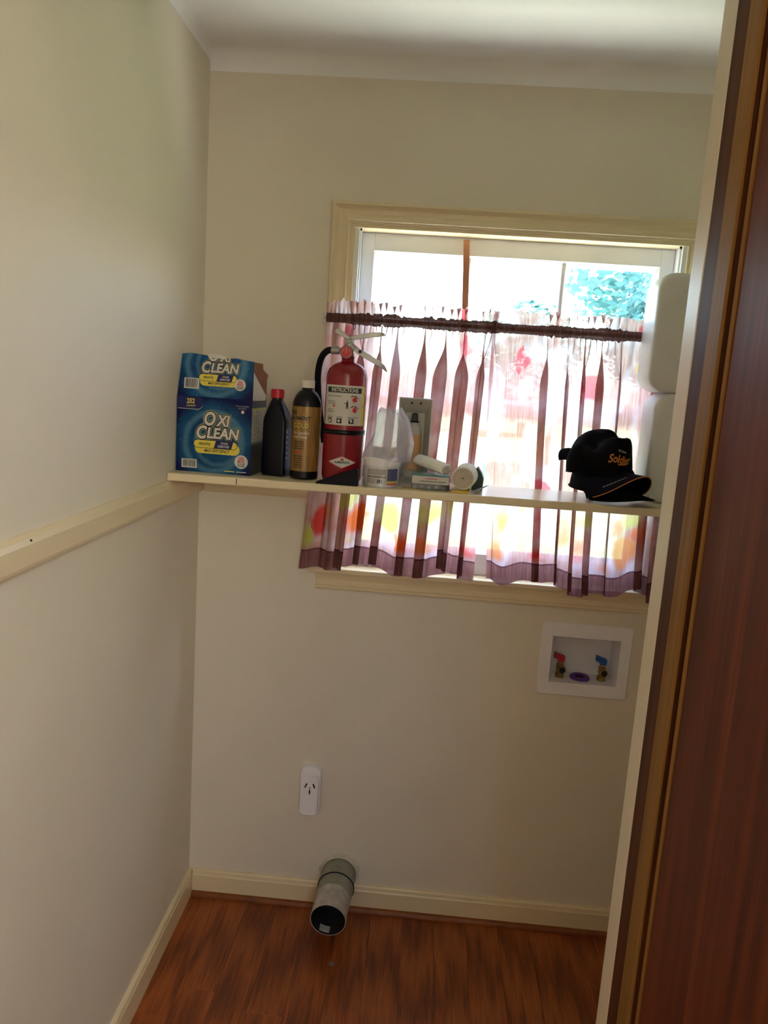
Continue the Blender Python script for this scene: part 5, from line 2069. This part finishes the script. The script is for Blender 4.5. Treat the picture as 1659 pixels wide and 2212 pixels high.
def fill_globe_lamp(label, x, y, zc, r_):
    t = thing('fill_globe_lamp', label, 'lamp', (x, y, zc - r_))
    bm_ = BM()
    lathe(bm_, (x, y, H), (0, 0, -1), [(0.06, 0.0), (0.06, 0.012), (0.05, 0.018), (0.02, 0.020), (0.02, H - zc - r_ + 0.006), (0.0, H - zc - r_ + 0.006)], 32)
    finish('ceiling_rose', bm_, 'bracket_white', t, smooth=True, ang=0.5)
    bm_ = BM()
    lathe(bm_, (x, y, zc + r_), (0, 0, -1), [(r_ * math.sin(a_), r_ * (1 - math.cos(a_))) for a_ in [math.pi * i_ / 20 for i_ in range(21)]], 40, False, False)
    bmesh.ops.remove_doubles(bm_, verts=bm_.verts, dist=1e-6)
    finish('glass_globe', bm_, 'fill_lamp_glass', t, smooth=True)


fill_globe_lamp('white globe lamp added on the unseen hall ceiling to brighten the closet', 1.25, -2.82, 1.88, 0.13)

# ------------------------------------------------------------------ outdoors
bm = BM()
box(bm, -60, 60, 0.14, 90, -0.55, -0.45)
tag(finish('ground_lawn', bm, 'lawn_grass'), 'sunlit green lawn outside the window', 'lawn', kind='structure')

bm = BM()  # path added out of view to throw sunlight up at the ceiling
for k in range(24):
    box(bm, -9.6 + k * 0.8, -8.81 + k * 0.8, 0.145, 1.75, -0.45, -0.425, 0.006, 1)
plain('concrete', '#aeb0a4', 0.85, var=0.06, nscale=6)
tag(finish('ground_bounce_path', bm, 'concrete'), 'pale concrete path added outside the house to bounce sunlight indoors', 'path', kind='structure')


def tree(label, x, y, zc, rx, rz, nleaf, seed, size):
    t = thing('leafy_tree', label, 'tree', (x, y, -0.45), 'trees outside the window')
    rnd = random.Random(seed)
    bm_ = BM()
    blobs = []
    for k in range(22):
        a_ = rnd.uniform(0, 6.283)
        e_ = rnd.uniform(-0.9, 1.0)
        q_ = math.sqrt(max(0, 1 - e_ * e_)) * rnd.uniform(0.45, 0.8)
        blobs.append((Vector((x + rx * q_ * math.cos(a_), y + rx * q_ * math.sin(a_), zc + rz * e_ * 0.75)), rnd.uniform(0.28, 0.45) * min(rx, rz)))
    for k in range(nleaf):
        c_, r_ = rnd.choice(blobs)
        d = Vector((rnd.gauss(0, 1), rnd.gauss(0, 1), rnd.gauss(0, 1))).normalized()
        p = c_ + d * r_ * rnd.uniform(0.6, 1.05)
        n_ = (d + Vector((rnd.uniform(-0.7, 0.7), rnd.uniform(-0.7, 0.7), rnd.uniform(-0.4, 0.7)))).normalized()
        _, e1_, e2_ = frame_of(n_)
        s_ = size * rnd.uniform(0.6, 1.2)
        vs = [bm_.verts.new(p + e1_ * (s_ * ca) + e2_ * (s_ * sa * 0.6)) for ca, sa in ((-1, 0), (0, -1), (1, 0), (0, 1))]
        bm_.faces.new(vs)
    me_o = finish('foliage', bm_, 'leaf_green', t)
    me_o['kind'] = 'stuff'
    bm_ = BM()
    pts_ = spline([(x, y, -0.45), (x + 0.1, y, zc * 0.4), (x - 0.05, y, zc)], 4)
    tube(bm_, pts_, [0.22 - 0.012 * i_ for i_ in range(len(pts_))], 10)
    finish('trunk', bm_, 'bark', t, smooth=True)


tree('large leafy tree filling the right window pane', 6.4, 17.0, 4.7, 3.1, 2.9, 16000, 3, 0.12)
tree('distant hazy tree low in the middle window pane', 4.7, 33.0, 2.9, 2.9, 2.7, 6000, 5, 0.2)
